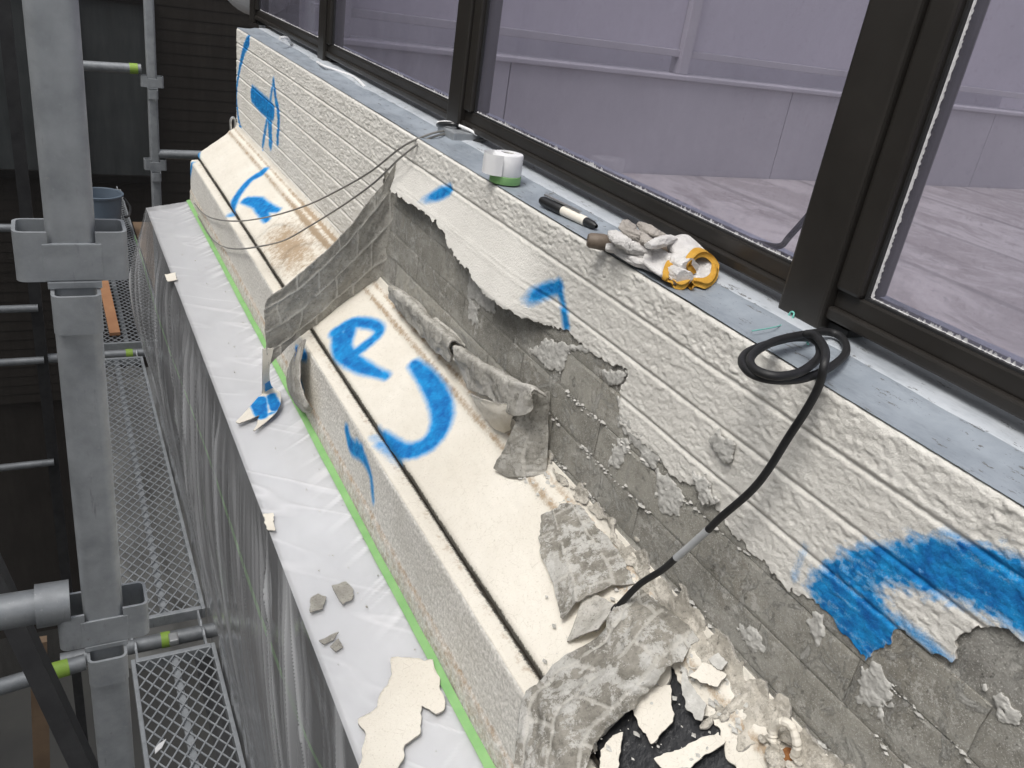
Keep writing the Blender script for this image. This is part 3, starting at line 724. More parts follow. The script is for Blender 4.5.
# A: upright fin torn across the ledge
cols = [[(397, 158, 1.700), (397, 195, 1.700), (396, 235, 1.698), (396, 276, 1.695)],
        [(383, 182, 1.72), (382, 215, 1.725), (381, 245, 1.735), (380, 278, 1.745)],
        [(366, 204, 1.73), (365, 235, 1.74), (363, 263, 1.755), (360, 291, 1.765)],
        [(340, 236, 1.74), (340, 262, 1.75), (338, 285, 1.76), (336, 309, 1.768)],
        [(312, 262, 1.745), (314, 286, 1.75), (314, 308, 1.755), (311, 329, 1.757)],
        [(286, 283, 1.745), (288, 306, 1.745), (290, 330, 1.745), (289, 346, 1.745)],
        [(266, 298, 1.74), (263, 322, 1.735), (265, 346, 1.73), (268, 368, 1.73)]]
C = [[onY(*q) for q in c] for c in cols]
flap('peeled_flap', C, 150, 80, 'grey fin of peeled coating standing upright across the ledge, printed with brick joints', nz=.30, amp=.010, pu=.115, pv=.058, seed=101, rag=(0, 1, 1, .6), joff=(.03, .02), jt=(.15, .40), ca=.30, ct=.58, jw=1.15)
# hanging scrap below the fin, blue on white
def blue_scrap(P):
    st = [(np.array([plas(258, 402, .012), plas(262, 415, .012)]), [.020, .014], 1.0), (np.array([plas(272, 398, .012), plas(276, 408, .012)]), [.012, .014], 1.0), (np.array([plas(270, 414, .01), plas(275, 413, .01)]), [.005, .004], 1.0)]
    return sprayfield(P, st, .006)
C = [[onY(262, 345, 1.735), onY(275, 345, 1.735)], [onY(262, 372, 1.74), onY(270, 370, 1.74)], [plas(262, 392, .02), plas(272, 385, .03)], [plas(256, 398, .014), plas(282, 394, .02)], [plas(245, 410, .010), plas(278, 412, .012)], [plas(232, 424, .008), plas(250, 436, .006)]]
P = patch(C, 90, 36); uu = np.linspace(0, 1, 90)[:, None] + 0 * P[..., 0]; vv = np.linspace(0, 1, 36)[None] + 0 * P[..., 0]
f = np.minimum.reduce([vv - .04, .96 - vv, uu - .01, .97 - uu - .11 * (1 - np.abs(vv - .55) * 3).clip(0)]) * .05 - .0012 * fbm(uu * 30, vv * 8, 0, 5)
n0 = normals(P)[60, 18]
o = sheet('hanging_scrap', P, f, [M['slab'], M['edge'], M['rev']], None, .0022, True, dict(spray=np.maximum(blue_scrap(P), .8 * (np.abs(uu - .38) < .06) * (vv > .3)), stain=0 * uu, mould=0 * uu, joint=0 * uu), flip=n0[2] < 0)
tag(o, 'white and blue scrap of coating dangling from the fin onto the plastic', 'peeled coating')
# curled strip at the cut front face, beside the fin
C = [[onX(306, 338, .458), onX(300, 342, .452), onX(296, 350, .462)], [onX(300, 365, .440), onX(294, 368, .436), onX(288, 368, .455)], [onX(301, 388, .432), onX(294, 392, .430), onX(287, 386, .455)], [onX(308, 404, .440), onX(302, 408, .436), onX(294, 402, .456)], [onX(314, 409, .458), onX(309, 414, .454), onX(303, 412, .460)]]
flap('curled_strip', C, 60, 26, 'dark curled strip of coating peeling off the cut front face under the fin', nz=.12, amp=.004, seed=140, spray=lambda P: sprayfield(P, [(np.array([onX(296, 345, .455), onX(298, 372, .44), onX(303, 392, .44)]), [.006, .005, .004], 1.0)], .004), flip=True)
# B: broken curl of coating folded over along the foot of the bare brickwork
ridge = [(388, 286, .612), (402, 297, .606), (420, 314, .602), (437, 330, .600), (452, 344, .598), (472, 360, .594), (490, 371, .588), (508, 381, .584), (526, 388, .586), (535, 394, .590)]
def curl(idx, hangs, seed, label, mat, nz, lift):
    C = []
    for k, i in enumerate(idx):
        x, y, Xr = ridge[i]; p = onX(x, y, Xr) + np.array([0, 0, lift[k]]); h = hangs[k]; w_ = .026 - .006 * (i / 9)
        C.append([p + (w_ + .006, .002, -.010), p + (w_ * .5, 0, .001), p + (.004, 0, .003), p + (.0, 0, .001), p + (-.001, 0, -.006), p + (.001, 0, -.5 * h), p + (.005, 0, -1.2 * h)])
    flap('broken_curl', C, 110, 64, label, nz=nz, amp=.008, pu=.062, pv=.030, seed=seed, rag=(1, 1, 0, 1), crump=.03, mat=mat, jw=.7, flip=True, thick=.003)
curl([0, 1, 2, 3, 4], [.026, .038, .040, .046, .034], 160, 'flat broken curl of grey coating at the far foot of the bare brick', 'rev_pale', .34, [0, .002, -.001, .002, 0])
curl([4, 5, 6, 7, 8, 9], [.022, .050, .046, .052, .044, .02], 166, 'flat broken curl of coating next to the triangular flap', 'rev_pale', .30, [-.003, 0, .002, 0, .002, 0])
C = [[onX(436, 316, .640), onX(430, 322, .626), onX(424, 326, .612)], [onX(455, 330, .640), onX(450, 338, .626), onX(446, 343, .614)], [onX(468, 346, .638), onX(462, 350, .622), onX(458, 356, .610)]]
flap('coating_flake', C, 40, 30, 'rough pale flake of coating leaning on the middle of the broken curls', nz=.2, amp=.006, seed=171, mat='rev_pale', flip=True)
# smooth underside tongue below the roll
C = [[onX(470, 392, .600), onX(486, 398, .590), onX(506, 402, .588), onX(522, 396, .594)], [onX(478, 404, .602), onX(490, 412, .594), onX(502, 416, .592), onX(514, 414, .596)], [slab(488, 418, .010), slab(495, 428, .012), slab(503, 431, .012), slab(510, 430, .012)]]
flap('coating_tongue', C, 40, 40, 'smooth pale tongue of coating tucked under the near end of the roll', nz=.08, amp=.003, pu=9, pv=9, seed=175, flip=True, mat='rev_pale')
# C: folded triangular flap hinged on the bare wall
C = [[onX(549, 389, .640), onX(540, 392, .622), onX(530, 394, .608), onX(523, 398, .600)],
     [onX(549, 420, .640), onX(536, 424, .618), onX(524, 424, .604), onX(513, 426, .594)],
     [onX(549, 448, .638), onX(533, 452, .616), onX(516, 450, .600), onX(502, 450, .588)],
     [onX(547, 474, .634), onX(530, 478, .612), onX(510, 478, .596), onX(492, 468, .582)]]
flap('folded_flap', C, 70, 60, 'triangular flap of coating folded out from the bare wall, ribbed with pale joints', nz=.10, amp=.008, pu=.055, pv=.047, seed=180, joff=(.03, .015), thick=.004, flip=True)
# D: sheet lying face down on the slab
C = [[slab(538, 512, .003), slab(552, 505, .007), slab(568, 498, .006), slab(585, 505, .004)], [slab(536, 548, .006), slab(560, 542, .010), slab(588, 532, .010), slab(606, 528, .006)],
     [slab(546, 588, .010), slab(570, 574, .012), slab(604, 560, .010), slab(632, 556, .005)], [slab(556, 634, .014), slab(578, 606, .022), slab(612, 592, .016), slab(654, 588, .006)]]
flap('peeled_sheet', C, 90, 90, 'blotchy sheet of coating lying face down on the slab above the torn hole', nz=.55, amp=.010, pu=.075, pv=.050, seed=200, joff=(.02, .012), mat='rev_blotch', jt=(.2, .42), ca=.5, ct=.57)
# E: big curl at the near end
C = [[slab(505, 830, .000), slab(535, 830, .012), slab(565, 830, .016), slab(590, 830, .006)],
     [slab(518, 712, .004), slab(548, 724, .016), slab(575, 738, .022), slab(598, 750, .010)],
     [slab(534, 680, .008), slab(570, 690, .026), slab(606, 702, .032), slab(634, 712, .014)],
     [slab(588, 640, .022), slab(618, 650, .034), slab(644, 668, .034), slab(664, 682, .018)],
     [slab(612, 606, .028), slab(640, 620, .030), slab(666, 640, .026), slab(684, 664, .012)],
     [slab(640, 584, .008), slab(662, 598, .008), slab(686, 616, .008), slab(702, 642, .004)]]
flap('big_curl', C, 170, 110, 'largest torn curl of coating at the near end, folded back with its grey side up', nz=.48, amp=.018, pu=.095, pv=.046, seed=220, joff=(.04, .02), crump=.04, flip=True, mat='rev_blotch', jw=1.2, jt=(.2, .42), ca=.55, ct=.57)
C = [[slab(584, 588, .012), slab(600, 596, .012), slab(614, 606, .012)], [slab(578, 612, .010), slab(594, 616, .016), slab(612, 612, .024)], [slab(566, 644, .006), slab(582, 636, .016), slab(598, 630, .022)]]
flap('curl_underside', C, 40, 36, 'smooth grey fold turned up beside the tip of the black cable', nz=.06, amp=.002, pu=9, pv=9, seed=240, mat='rev_pale')

# crust of old bedding along the wall foot
ty = np.linspace(.22, 1.0, 330); ts = np.linspace(0, 1, 60); Yg, Sg = np.meshgrid(ty, ts, indexing='ij')
pr = np.array([(.645, -.640), (.640, -.662), (.630, -.676), (.606, -.6965), (.572, -.7235)]); sl = np.linspace(0, 1, 5)
Xg = np.interp(Sg, sl, pr[:, 0]); Zg = np.interp(Sg, sl, pr[:, 1]); lump = fbm(Yg / .012, Sg / .16, 0, 611, 4); big = fbm(Yg / .05, Sg / .5, 0, 612, 3)
hgt = .0015 + .010 * np.clip(lump - .3, 0, 1) * (.4 + big)
Pg = np.stack([Xg - .6 * hgt, Yg, Zg + .75 * hgt], -1)
wd = .30 + .42 * (1 - sstep(.55, .80, Yg)) - .12 * sstep(.85, .97, Yg)
f = np.minimum(Sg - .16 + .55 * (fbm(Yg / .018, Sg / .2, 0, 617, 4) - .5), wd - Sg + .55 * (fbm(Yg / .022, Sg / .25, 0, 613, 4) - .5)) * .1
zz = 0 * Yg
tag(sheet('bedding_crust', Pg, f, [M['crust'], M['edge'], M['edge']], None, .004, False, dict(spray=zz, stain=zz, mould=zz, joint=zz), flip=normals(Pg)[100, 40][2] < 0), 'crumbly crust of old cement along the foot of the stripped wall', 'cement crust')
# loose pieces: polygons with thickness, on slab or plastic
def chip(px, fn, mat, label, name='coating_chip', group=None, seed=0, th=.0016, lift=.0, curl=.0035, matb=None, cat='chip'):
    p3 = np.array([fn(*p, lift) for p in px]); c = p3.mean(0); pl2 = p3[:, [0, 1]]
    # polygon resampled with a ragged edge, laid on the plane with a little curl
    lo, hi = pl2.min(0) - .006, pl2.max(0) + .006; n = 44
    a, bb = np.linspace(lo[0], hi[0], n), np.linspace(lo[1], hi[1], n); Ug, Vg = np.meshgrid(a, bb, indexing='ij')
    sc = max(hi - lo)
    f = poly_sd(Ug, Vg, pl2) + .085 * sc * (fbm(Ug / (.12 * sc), Vg / (.12 * sc), 0, seed, 3) - .5)
    A = np.stack([p3[:, 0], p3[:, 1], np.ones(len(p3))], 1); co = np.linalg.lstsq(A, p3[:, 2], rcond=None)[0]
    Zp = co[0] * Ug + co[1] * Vg + co[2] + th + curl * ((Ug - c[0]) ** 2 + (Vg - c[1]) ** 2) / (sc * .5) ** 2 + .3 * curl * fbm(Ug / .03, Vg / .03, 0, seed + 3)
    z = 0 * Ug
    o = sheet(name, np.stack([Ug, Vg, Zp], -1), f, [mat, M['edge'], matb or M['rev']], None, th, True, dict(spray=z, stain=z, mould=z, joint=z))
    return tag(o, label, cat, group)
G = 'loose chips on the plastic'
chip([(332, 588), (346, 583), (354, 590), (352, 600), (342, 606)], plas, M['rev'], 'grey angular chip on the plastic, upper right one of the cluster', group=G, seed=1)
chip([(310, 600), (318, 595), (326, 598), (322, 610), (310, 615)], plas, M['rev'], 'grey chip on the plastic at the left of the cluster, nearest the edge', group=G, seed=2)
chip([(318, 642), (330, 636), (338, 634), (334, 640), (324, 646)], plas, M['rev'], 'thin dark sliver chip on the plastic above the cream scrap', group=G, seed=3)
chip([(330, 648), (338, 640), (343, 648), (336, 653)], plas, M['rev'], 'small dark chip touching the thin sliver on the plastic', group=G, seed=4)
chip([(263, 516), (273, 514), (275, 532), (267, 532)], plas, M['orange' if False else 'cream'], 'small tan chip at the outer edge of the plastic', group=G, seed=5)
chip([(165, 276), (175, 274), (177, 281), (168, 283)], plas, M['cream'], 'tiny cream chip on the far plastic edge', group=G, seed=6)
chip([(390, 662), (415, 660), (434, 663), (440, 680), (442, 712), (436, 718), (424, 710), (421, 705), (420, 738), (404, 748), (398, 785), (362, 785), (367, 740), (358, 722), (378, 708), (386, 688)], plas, M['slab'], 'largest cream scrap of coating lying on the plastic by the tape', group=G, seed=7, curl=.006, th=.0035)
H = 'cream pieces in the torn hole'
chip([(632, 700), (650, 690), (671, 686), (672, 724), (650, 748), (640, 730), (634, 716)], slab, M['slab'], 'upright cream piece leaning in the torn hole under the curl', group=H, seed=8, lift=.003)
chip([(652, 762), (690, 744), (717, 735), (722, 746), (690, 768), (665, 776)], slab, M['slab'], 'long pointed cream piece lying across the black membrane', group=H, seed=9, lift=.003)
chip([(600, 752), (612, 738), (622, 735), (618, 768), (606, 790), (598, 775)], slab, M['slab'], 'narrow cream piece at the left edge of the torn hole', group=H, seed=10, lift=.002)
chip([(690, 678), (700, 666), (714, 666), (725, 677), (717, 690), (704, 686)], slab, M['slab'], 'white flake lying at the right edge of the torn hole', group=H, seed=11, lift=.012)
chip([(707, 662), (718, 655), (727, 664), (720, 673)], slab, M['residue'], 'grey flake beside the white flake at the wall foot', group=H, seed=12, lift=.014)
chip([(680, 672), (694, 690), (706, 708), (700, 728), (686, 712), (682, 692)], slab, M['residue'], 'ragged grey strip hanging at the right rim of the torn hole', group=H, seed=13, lift=.008, curl=.008)

# crumbs of cement along the wall foot and on the joints
V = []; Fq = []
def crumb(p, r):
    o = len(V); k = 6
    ax = RS.randn(6, 3) * .16 + np.array([[1, 0, 0], [-1, 0, 0], [0, 1, 0], [0, -1, 0], [0, 0, 1], [0, 0, -1]])
    V.extend((np.asarray(p) + ax * r * np.array([1, 1.3, .6])).tolist())
    for q in [(0, 2, 4), (2, 1, 4), (1, 3, 4), (3, 0, 4), (2, 0, 5), (1, 2, 5), (3, 1, 5), (0, 3, 5)]: Fq.append([i + o for i in q])
for i in range(2600):
    t = RS.rand(); y = 1.0 - .78 * t
    u = RS.rand()
    if u < .55:
        x = .632 - abs(RS.randn()) * .012; z = -.672 + (x - .64) * .775 + .003 + .002 * RS.rand()
        if vn(np.array([y / .03]), np.array([0.0]), 0, 6)[0] < .35: continue
    elif u < .78:
        g = GRO[RS.choice([3, 4, 5])]; x = .6435; z = g + RS.randn() * .0028
        if vn(np.array([y / .05]), np.array([g * 100]), 0, 66)[0] < .52: continue
    else:
        p = slab(RS.uniform(545, 720), RS.uniform(500, 760), .004); x, y, z = p
        if not (.49 < x < .635) or y > .93: continue
        if RS.rand() < .55: continue
    crumb((x, y, z), (.0006 + .0040 * RS.rand() ** 2.5) * (1.0 if u > .55 else 1.25))
me = mesh_np('cement_crumbs', np.array(V), None, Fq, False); o = link('cement_crumbs', me, M['residue']); tag(o, 'pale crumbs of cement scattered along the foot of the stripped wall', 'rubble', kind='stuff')

V = []; Fq = []
for i in range(150):
    y = .3 + 2.6 * RS.rand() ** 1.6; u = RS.rand() ** .6; x = .315 + .14 * u; crumb((x, y, -.994 + .029 * (x - .303) / .163 + .001), .0005 + .0022 * RS.rand() ** 4)
tag(link('fine_grit', mesh_np('fine_grit', np.array(V), None, Fq, False), M['rev_pale']), 'fine grey grit sprinkled over the masking film', 'grit', kind='stuff')
# white broken pipe end and rusty stub at the near wall foot
o = thing('curled_scrap', slab(785, 740), 'dull beige curled scrap with a rusty stub at the near wall foot', 'scrap')
b = MB(); b.tube(spline([slab(773, 742, .010), onX(774, 728, .618), onX(782, 722, .616), onX(792, 727, .616), onX(797, 746, .618), onX(794, 756, .622)], 40), .0036 + .0016 * RS.rand(40), 9); b.build('curled_scrap', M['cream'], o)
b = MB(); b.lathe(onX(786, 760, .622), [(.0, .012), (.006, .012), (.009, .004), (.010, -.02)], 14); b.build('rusty_stub', M['rust'], o, True)
import bmesh as _bm
b = MB()
for k in range(16):
    p = slab(770 + rnd.uniform(-10, 28), 752 + rnd.uniform(-16, 20), .010); bm = _bm.new(); _bm.ops.create_icosphere(bm, subdivisions=2, radius=1); r_ = .004 + .006 * rnd.random() ** 2
    co = np.array([q.co[:] for q in bm.verts]); nn_ = fbm(co[:, 0] * 1.3 + k * 7, co[:, 1] * 1.3, co[:, 2] * 1.3, 900 + k, 3)
    bm.verts.index_update(); b.add(np.asarray(p) + co * (r_ * (.45 + 1.1 * nn_))[:, None] * np.array([1, 1.2, .7]), [[q.index for q in fc.verts] for fc in bm.faces]); bm.free()
b.build('mortar_lump', M['crust'], o)

# ------------------------------------------------------------------ masked lower ledge: plastic film, tape
low = thing('lower_ledge', (.38, 1.8, -1.5), 'lower roof ledge with dark side wall beneath the masking film', 'ledge')
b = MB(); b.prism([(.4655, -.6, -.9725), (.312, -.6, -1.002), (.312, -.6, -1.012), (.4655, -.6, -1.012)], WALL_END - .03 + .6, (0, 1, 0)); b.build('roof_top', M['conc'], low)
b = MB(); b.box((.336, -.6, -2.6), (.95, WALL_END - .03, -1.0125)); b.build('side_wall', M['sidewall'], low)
film = thing('masking_film', (.38, 1.8, -.99), 'clear wrinkled masking film draped over the lower ledge and its side', 'plastic sheet')
yp = np.concatenate([np.linspace(.25, 2, 420), np.linspace(2.006, WALL_END, 220)]); sp_ = np.linspace(0, 1, 52)
S, Yq = np.meshgrid(sp_, yp, indexing='xy')
Xq = .4665 + (.303 - .4665) * S; Zq = -.9665 + (-.9965 + .9665) * S
wr = np.abs(fbm(Yq / .10 + .9 * S + .5 * np.sin(S * 3 + Yq * 2), S / .9, 0, 301, 2) - .5) * 2
wr2 = fbm(Yq / .16 - .8 * S, S / .5, 0, 305, 3); wr3 = fbm(Yq / .018 + .5 * S, S / .7, 0, 309, 2) - .5
pl_ = fbm((Yq + .10 * S) / .014, S / 1.5, 0, 309, 2) - .5; pl2 = np.clip(1 - 12 * np.abs(vn((Yq - .16 * S) / .05, S / 1.3, 0, 304) - .5), 0, 1)
Zq = Zq + (.0014 * pl2 * vn(Yq / .2, S * 2, 0, 303) + .0035 * (wr2 - .5) + .0022 * pl_ * (1 - sstep(.1, .7, S)) * sstep(.35, .6, vn(Yq / .18, 0 * Yq, 0, 306))) * (.3 + sstep(0, .08, S)) * (1 - .6 * sstep(.9, 1, S)) + .001
P = np.stack([Xq, Yq, Zq], -1)
ply_sheen = np.clip(.45 * pl2 * vn(Yq / .2, S * 2, 0, 303) + .5 * (1 - sstep(.0, .5, S)) * sstep(.05, .25, pl_) + .25 * fbm(Yq / .12, S * 2, 0, 307), 0, 1)
link('top_film', mesh_np('top_film', P.reshape(-1, 3), grid_quads(*P.shape[:2]), attrs=dict(ply_sheen=ply_sheen.ravel())), M['film'], film)
edge = P[:, -1]
yp2 = yp; S2, Yq = np.meshgrid(np.linspace(0, 1, 240), yp2, indexing='xy')
Zq = edge[:, 2][:, None] + (-2.05 - edge[:, 2][:, None]) * S2
sl_ = Yq + .25 * S2 * (vn(Yq / .5, 0 * Yq, 0, 320) - .3) * 2
fold = fbm((Yq + .62 * S2) / .20, S2 / 1.5, 0, 311, 2) - .5
g1 = Yq + .62 * S2; g2 = Yq + .95 * S2
def crease(g, wl, sd, sharp): return np.clip(1 - sharp * np.abs(vn(g / wl, S2 * .7, 0, sd) - .5), 0, 1) ** 1.5
r1 = crease(g1, .085, 315, 9); r2 = crease(g2, .12, 318, 12); r3 = crease(g1, .034, 319, 8) * (1 - sstep(.15, .5, S2))
dens = sstep(.30, .75, vn(g1 / .30, S2 * .6, 0, 317))
ply_sheen = np.clip((.95 * r1 + .8 * r2 + .5 * r3) * (.12 + .88 * dens) * (1 - .85 * sstep(.30, .75, S2)) + .10 * sstep(.4, .7, vn(g1 / .25, S2, 0, 329)), 0, 1)  # sky sheen on the creases painted in as whiter, layered film, fading downwards
low_ = 1 - .75 * sstep(.6, .85, S2)
Xq = edge[:, 0][:, None] - .030 * np.sin(np.pi * np.clip(S2 / .8, 0, 1)) * (.5 + vn(Yq / .4, S2, 0, 316)) + sstep(0, .10, S2) * low_ * (.030 * fold - .008 * r1 - .006 * r2 - .003 * r3) + .022 * S2 - .045 * sstep(2.5, 3.4, Yq) * np.sin(np.pi * np.clip(S2 * 1.7, 0, 1))
Xq = np.minimum(Xq, .3325)
P = np.stack([Xq, Yq, Zq], -1)
link('side_film', mesh_np('side_film', P.reshape(-1, 3), grid_quads(*P.shape[:2]), attrs=dict(ply_sheen=ply_sheen.ravel())), M['film2'], film)
# end drape at the far corner
tt = np.linspace(0, 1, 40); A1, B1 = np.meshgrid(tt, np.linspace(0, 1, 40), indexing='ij')
Pe = np.stack([.303 + .163 * A1 - .02 * B1 * (1 - A1), WALL_END + .004 + .05 * B1 * (1 + .6 * fbm(A1 * 6, B1 * 2, 0, 8)), -.9965 + .03 * A1 - .9 * B1], -1)
link('end_film', mesh_np('end_film', Pe.reshape(-1, 3), grid_quads(40, 40)), M['film2'], film)
def ribbon(name, c, half, nvec, th, mat, parent=None):
    c = np.asarray(c); T = np.gradient(c, axis=0); T /= np.linalg.norm(T, axis=1, keepdims=True); side = np.cross(T, nvec); side /= np.linalg.norm(side, axis=1, keepdims=True)
    half = np.zeros(len(c)) + half; n = len(c); nv_ = np.asarray(nvec) * th
    V = np.concatenate([c - side * half[:, None], c + side * half[:, None], c + side * half[:, None] + nv_, c - side * half[:, None] + nv_])
    q = []
    for a_ in range(4):
        b_ = (a_ + 1) % 4
        q += [[a_ * n + i, b_ * n + i, b_ * n + i + 1, a_ * n + i + 1] for i in range(n - 1)]
    return link(name, mesh_np(name, V, np.array(q), [], False), mat, parent)
yt = np.linspace(.25, WALL_END - .004, 200)
c = np.stack([.4575 + .0022 * (fbm(yt / .15, 0 * yt, 0, 321) - .5), yt, -.9615 + .0016 * (fbm(yt / .05, 0 * yt, 0, 322) - .5)], -1)
tag(ribbon('masking_tape', c, .0068 + .0012 * (fbm(yt / .08, 0 * yt, 0, 323) - .5), nrm([-.35, 0, 1]), .0012, M['tape']), 'light green masking tape along the foot of the front face', 'tape', 'green masking tape')
pts = [onX(x, y, .322) for x, y in [(132, 236), (140, 262), (150, 300), (165, 348), (184, 400), (205, 460), (224, 520), (246, 590), (270, 660), (300, 740), (330, 800)]]
c = spline(pts, 90); c[:, 0] = .3345
tag(ribbon('masking_tape', c, .008 + .003 * np.sin(np.arange(90) * .13), (-1, 0, 0), .001, M['tape']), 'green masking tape seen through the film on the dark side wall', 'tape', 'green masking tape')

# ------------------------------------------------------------------ glazed guard fence on the wall top
fence = thing('glass_fence', (.77, 1.8, -.305), 'dark bronze guard fence with lilac tinted panes on the parapet', 'fence')
Zt = .75
posts = [.638 + 1.0175 * k for k in range(-1, 4)]
for i, yc in enumerate(posts):
    b = MB(); b.box((.738, yc - .032, -.303), (.800, yc + .032, Zt), .004); p = b.build('post', M['alu'], fence)
    b = MB(); b.box((.755, yc - .06, -.306), (.81, yc + .033, -.293), .003); b.build('base_plate', M['gasket'], p)
for i in range(4):
    y0, y1 = posts[i] + .032, posts[i + 1] - .032
    b = MB(); b.box((.7445, y0, -.288), (.792, y1, -.274), .003); b.box((.752, y0, -.2745), (.786, y1, -.2535), .0025); b.build('bottom_rail', M['alu'], fence)
    b = MB(); b.box((.745, y1 - .034, -.2532), (.790, y1 - .001, Zt), .004); b.build('stile', M['alu'], fence)
    b = MB(); b.box((.760, y0 + .0005, -.2532), (.766, y1 - .0345, Zt)); pane = b.build('pane', M['glass'], fence)
    b = MB(); b.box((.7545, y0, -.2533), (.7595, y1 - .0345, -.2505)); b.build('gasket', M['gasket'], fence); b = MB(); b.box((.7545, y1 - .0375, -.2504), (.7595, y1 - .0345, Zt)); b.build('gasket', M['gasket'], fence)
    # chalky residue creeping up the pane from its gasket
    ya = np.linspace(y0 + .001, y1 - .038, int(900 / (1 + .9 * max(y0, 0)))); za = np.linspace(-.2506, -.232, 14); Yg, Zg = np.meshgrid(ya, za, indexing='ij')
    h = .0016 + .009 * np.clip(fbm(Yg / .0022, 0 * Yg, 0, 401 + i, 2) - .42, 0, 1) * (.3 + 1.2 * vn(Yg / .06, 0 * Yg, 0, 407))
    sheet('residue', np.stack([0 * Yg + .7592, Yg, Zg], -1), h - (Zg + .2506), [M['resid']] * 3, pane, .0003, False)
    if i < 1:
        za = np.linspace(-.25, .45, 900); yb = np.linspace(0, .012, 9); Zg, Bg = np.meshgrid(za, yb, indexing='ij')
        h = .0028 + .0035 * np.clip(fbm(Zg / .0022, 0 * Zg, 0, 411, 2) - .35, 0, 1)
        sheet('residue', np.stack([0 * Zg + .7591, y1 - .0379 - Bg, Zg], -1), h - Bg, [M['resid']] * 3, pane, .0003, False)
b = MB(); b.box((.738, -2.6, Zt), (.80, posts[-1] + .05, Zt + .05), .006); b.build('top_rail', M['alu'], fence)

# ------------------------------------------------------------------ beyond the panes
tw = thing('terrace_wall', (4, 3.6, -.8), 'low grey wall closing the far side of the terrace', 'wall')
xs_ = [.951, 1.83, 3.54, 5.3, 7.1, 9.0]
for i in range(5):
    b = MB(); b.box((xs_[i] + .003, 3.533, -.82), (xs_[i + 1] - .003, 3.70, -.335), .002); b.build('wall_panel', M['pale'], tw)
b = MB(); b.box((.952, 3.515, -.334), (9.0, 3.72, -.312), .005); b.build('coping', M['pale'], tw)
ff = thing('terrace_railing', (4, 3.62, -.31), 'far railing with grey panels above the low terrace wall', 'railing')
b = MB(); b.box((.96, 3.60, -.235), (9.0, 3.64, -.20), .004); b.build('lower_rail', M['pale'], ff)
for x in (1.05, 2.79, 4.60, 6.4): b = MB(); b.box((x, 3.58, -.311), (x + .06, 3.66, .9), .004); b.build('post', M['pale'], ff)
for x0, x1 in ((1.112, 2.788), (2.852, 4.598), (4.662, 6.398)): b = MB(); b.box((x0, 3.615, -.199), (x1, 3.622, .9)); b.build('panel', M['lilac'], ff)
nb = thing('neighbour_wall', (6, 9, -7), 'pale lilac grey rendered wall of the house beyond the terrace', 'building')
b = MB(); b.box((1.9, 8.0, -7), (14, 14, 3.2)); b.build('wall', M['lilac'], nb)
b = MB(); b.box((12.0, -3, -.8), (12.3, 8, 2.2)); tag(b.build('side_screen', M['lilac']), 'pale screen wall along the far right of the terrace', 'wall')
b = MB(); b.tube(spline([onX(700, 226, .80), onX(737, 236, .80), onX(762, 244, .80), onX(780, 246, .80), onX(790, 236, .80), onX(815, 208, .80)], 40), .004, 8); tag(b.build('black_strap', M['rubber'], None, True), 'black strap sagging behind the tinted pane next to the thick post', 'strap')

# ------------------------------------------------------------------ things on the flashing
ZL = -.3065
# masking film roll
o = thing('tape_roll', onZ(503, 183, ZL), 'white masking film roll with a green tape band standing on the flashing', 'tape roll')
c = np.array(o.location) + (.006, .006, 0)
b = MB(); b.lathe(c, [(.0255, .0), (.0262, .001), (.0262, .0125), (.0256, .013), (.010, .013), (.010, 0)], 40); b.build('tape_band', M['tape'], o, True)
b = MB(); b.lathe(c, [(.0250, .0132), (.0256, .015), (.0256, .046), (.0242, .0480), (.0125, .0495), (.0115, .047), (.0115, .014)], 40); b.build('film_roll', M['white'], o, True)
b = MB(); b.lathe(c, [(.0114, .012), (.0114, .0475), (.0098, .0475), (.0098, .012)], 24); b.build('core', M['residue'], o, True)
C = []
for k, ang in enumerate(np.linspace(1.9, 4.0, 6)):
    rr = .0285 + .012 * math.sin(k / 5 * math.pi); C.append([c + (rr * math.cos(ang), rr * math.sin(ang), hh) for hh in (.014, .030, .047)])
Pf = patch(C, 30, 14); link('loose_end', mesh_np('loose_end', np.concatenate([Pf.reshape(-1, 3), Pf.reshape(-1, 3) - (.0004, 0, 0)]), np.vstack([grid_quads(30, 14), grid_quads(30, 14)[:, ::-1] + 420])), M['white'], o)
# marker pen
pa, pb = onZ(541, 200, ZL + .008), onZ(587, 222, ZL + .006)
o = thing('marker_pen', (pa + pb) / 2, 'black and cream marker pen lying on the flashing', 'pen')
d = pb - pa; L = np.linalg.norm(d); d = d / L
b = MB(); b.lathe(pa, [(0, 0), (.0055, .001), (.0075, .006), (.0078, .052), (.0070, .054)], 20, d); b.build('cap', M['black'], o, True)
b = MB(); b.lathe(pa, [(.0066, .050), (.0072, .056), (.0070, .105), (.0055, .108)], 20, d); b.build('barrel', M['cream'], o, True)
b = MB(); b.lathe(pa, [(.0060, .104), (.0066, .108), (.0058, .122), (.0030, .130), (.0022, L), (0, L)], 20, d); b.build('tip', M['black'], o, True)
upn = np.array([0, 0, 1.0]); b = MB(); b.bar(pa + upn * .0105 + d * .008, pa + upn * .0098 + d * .092, .005, .0022); b.build('clip', M['silver'], o)
# tool handle under the gloves
pa, pb = onZ(587, 240, ZL + .012), onZ(632, 246, ZL + .012); d = nrm(pb - pa)
o = thing('scraper_handle', (pa + pb) / 2, 'worn brown tool handle poking out under the white gloves', 'tool')
b = MB(); b.lathe(pa, [(0, 0), (.008, .0008), (.0100, .004), (.0110, .020), (.0100, .028)], 18, d); b.build('butt', M['wood'], o, True)
b = MB(); b.lathe(pa, [(.0095, .026), (.0108, .030), (.0102, .06), (.0095, .10), (.0080, .13), (0, .131)], 18, d); b.build('grip', M['wood'], o, True)
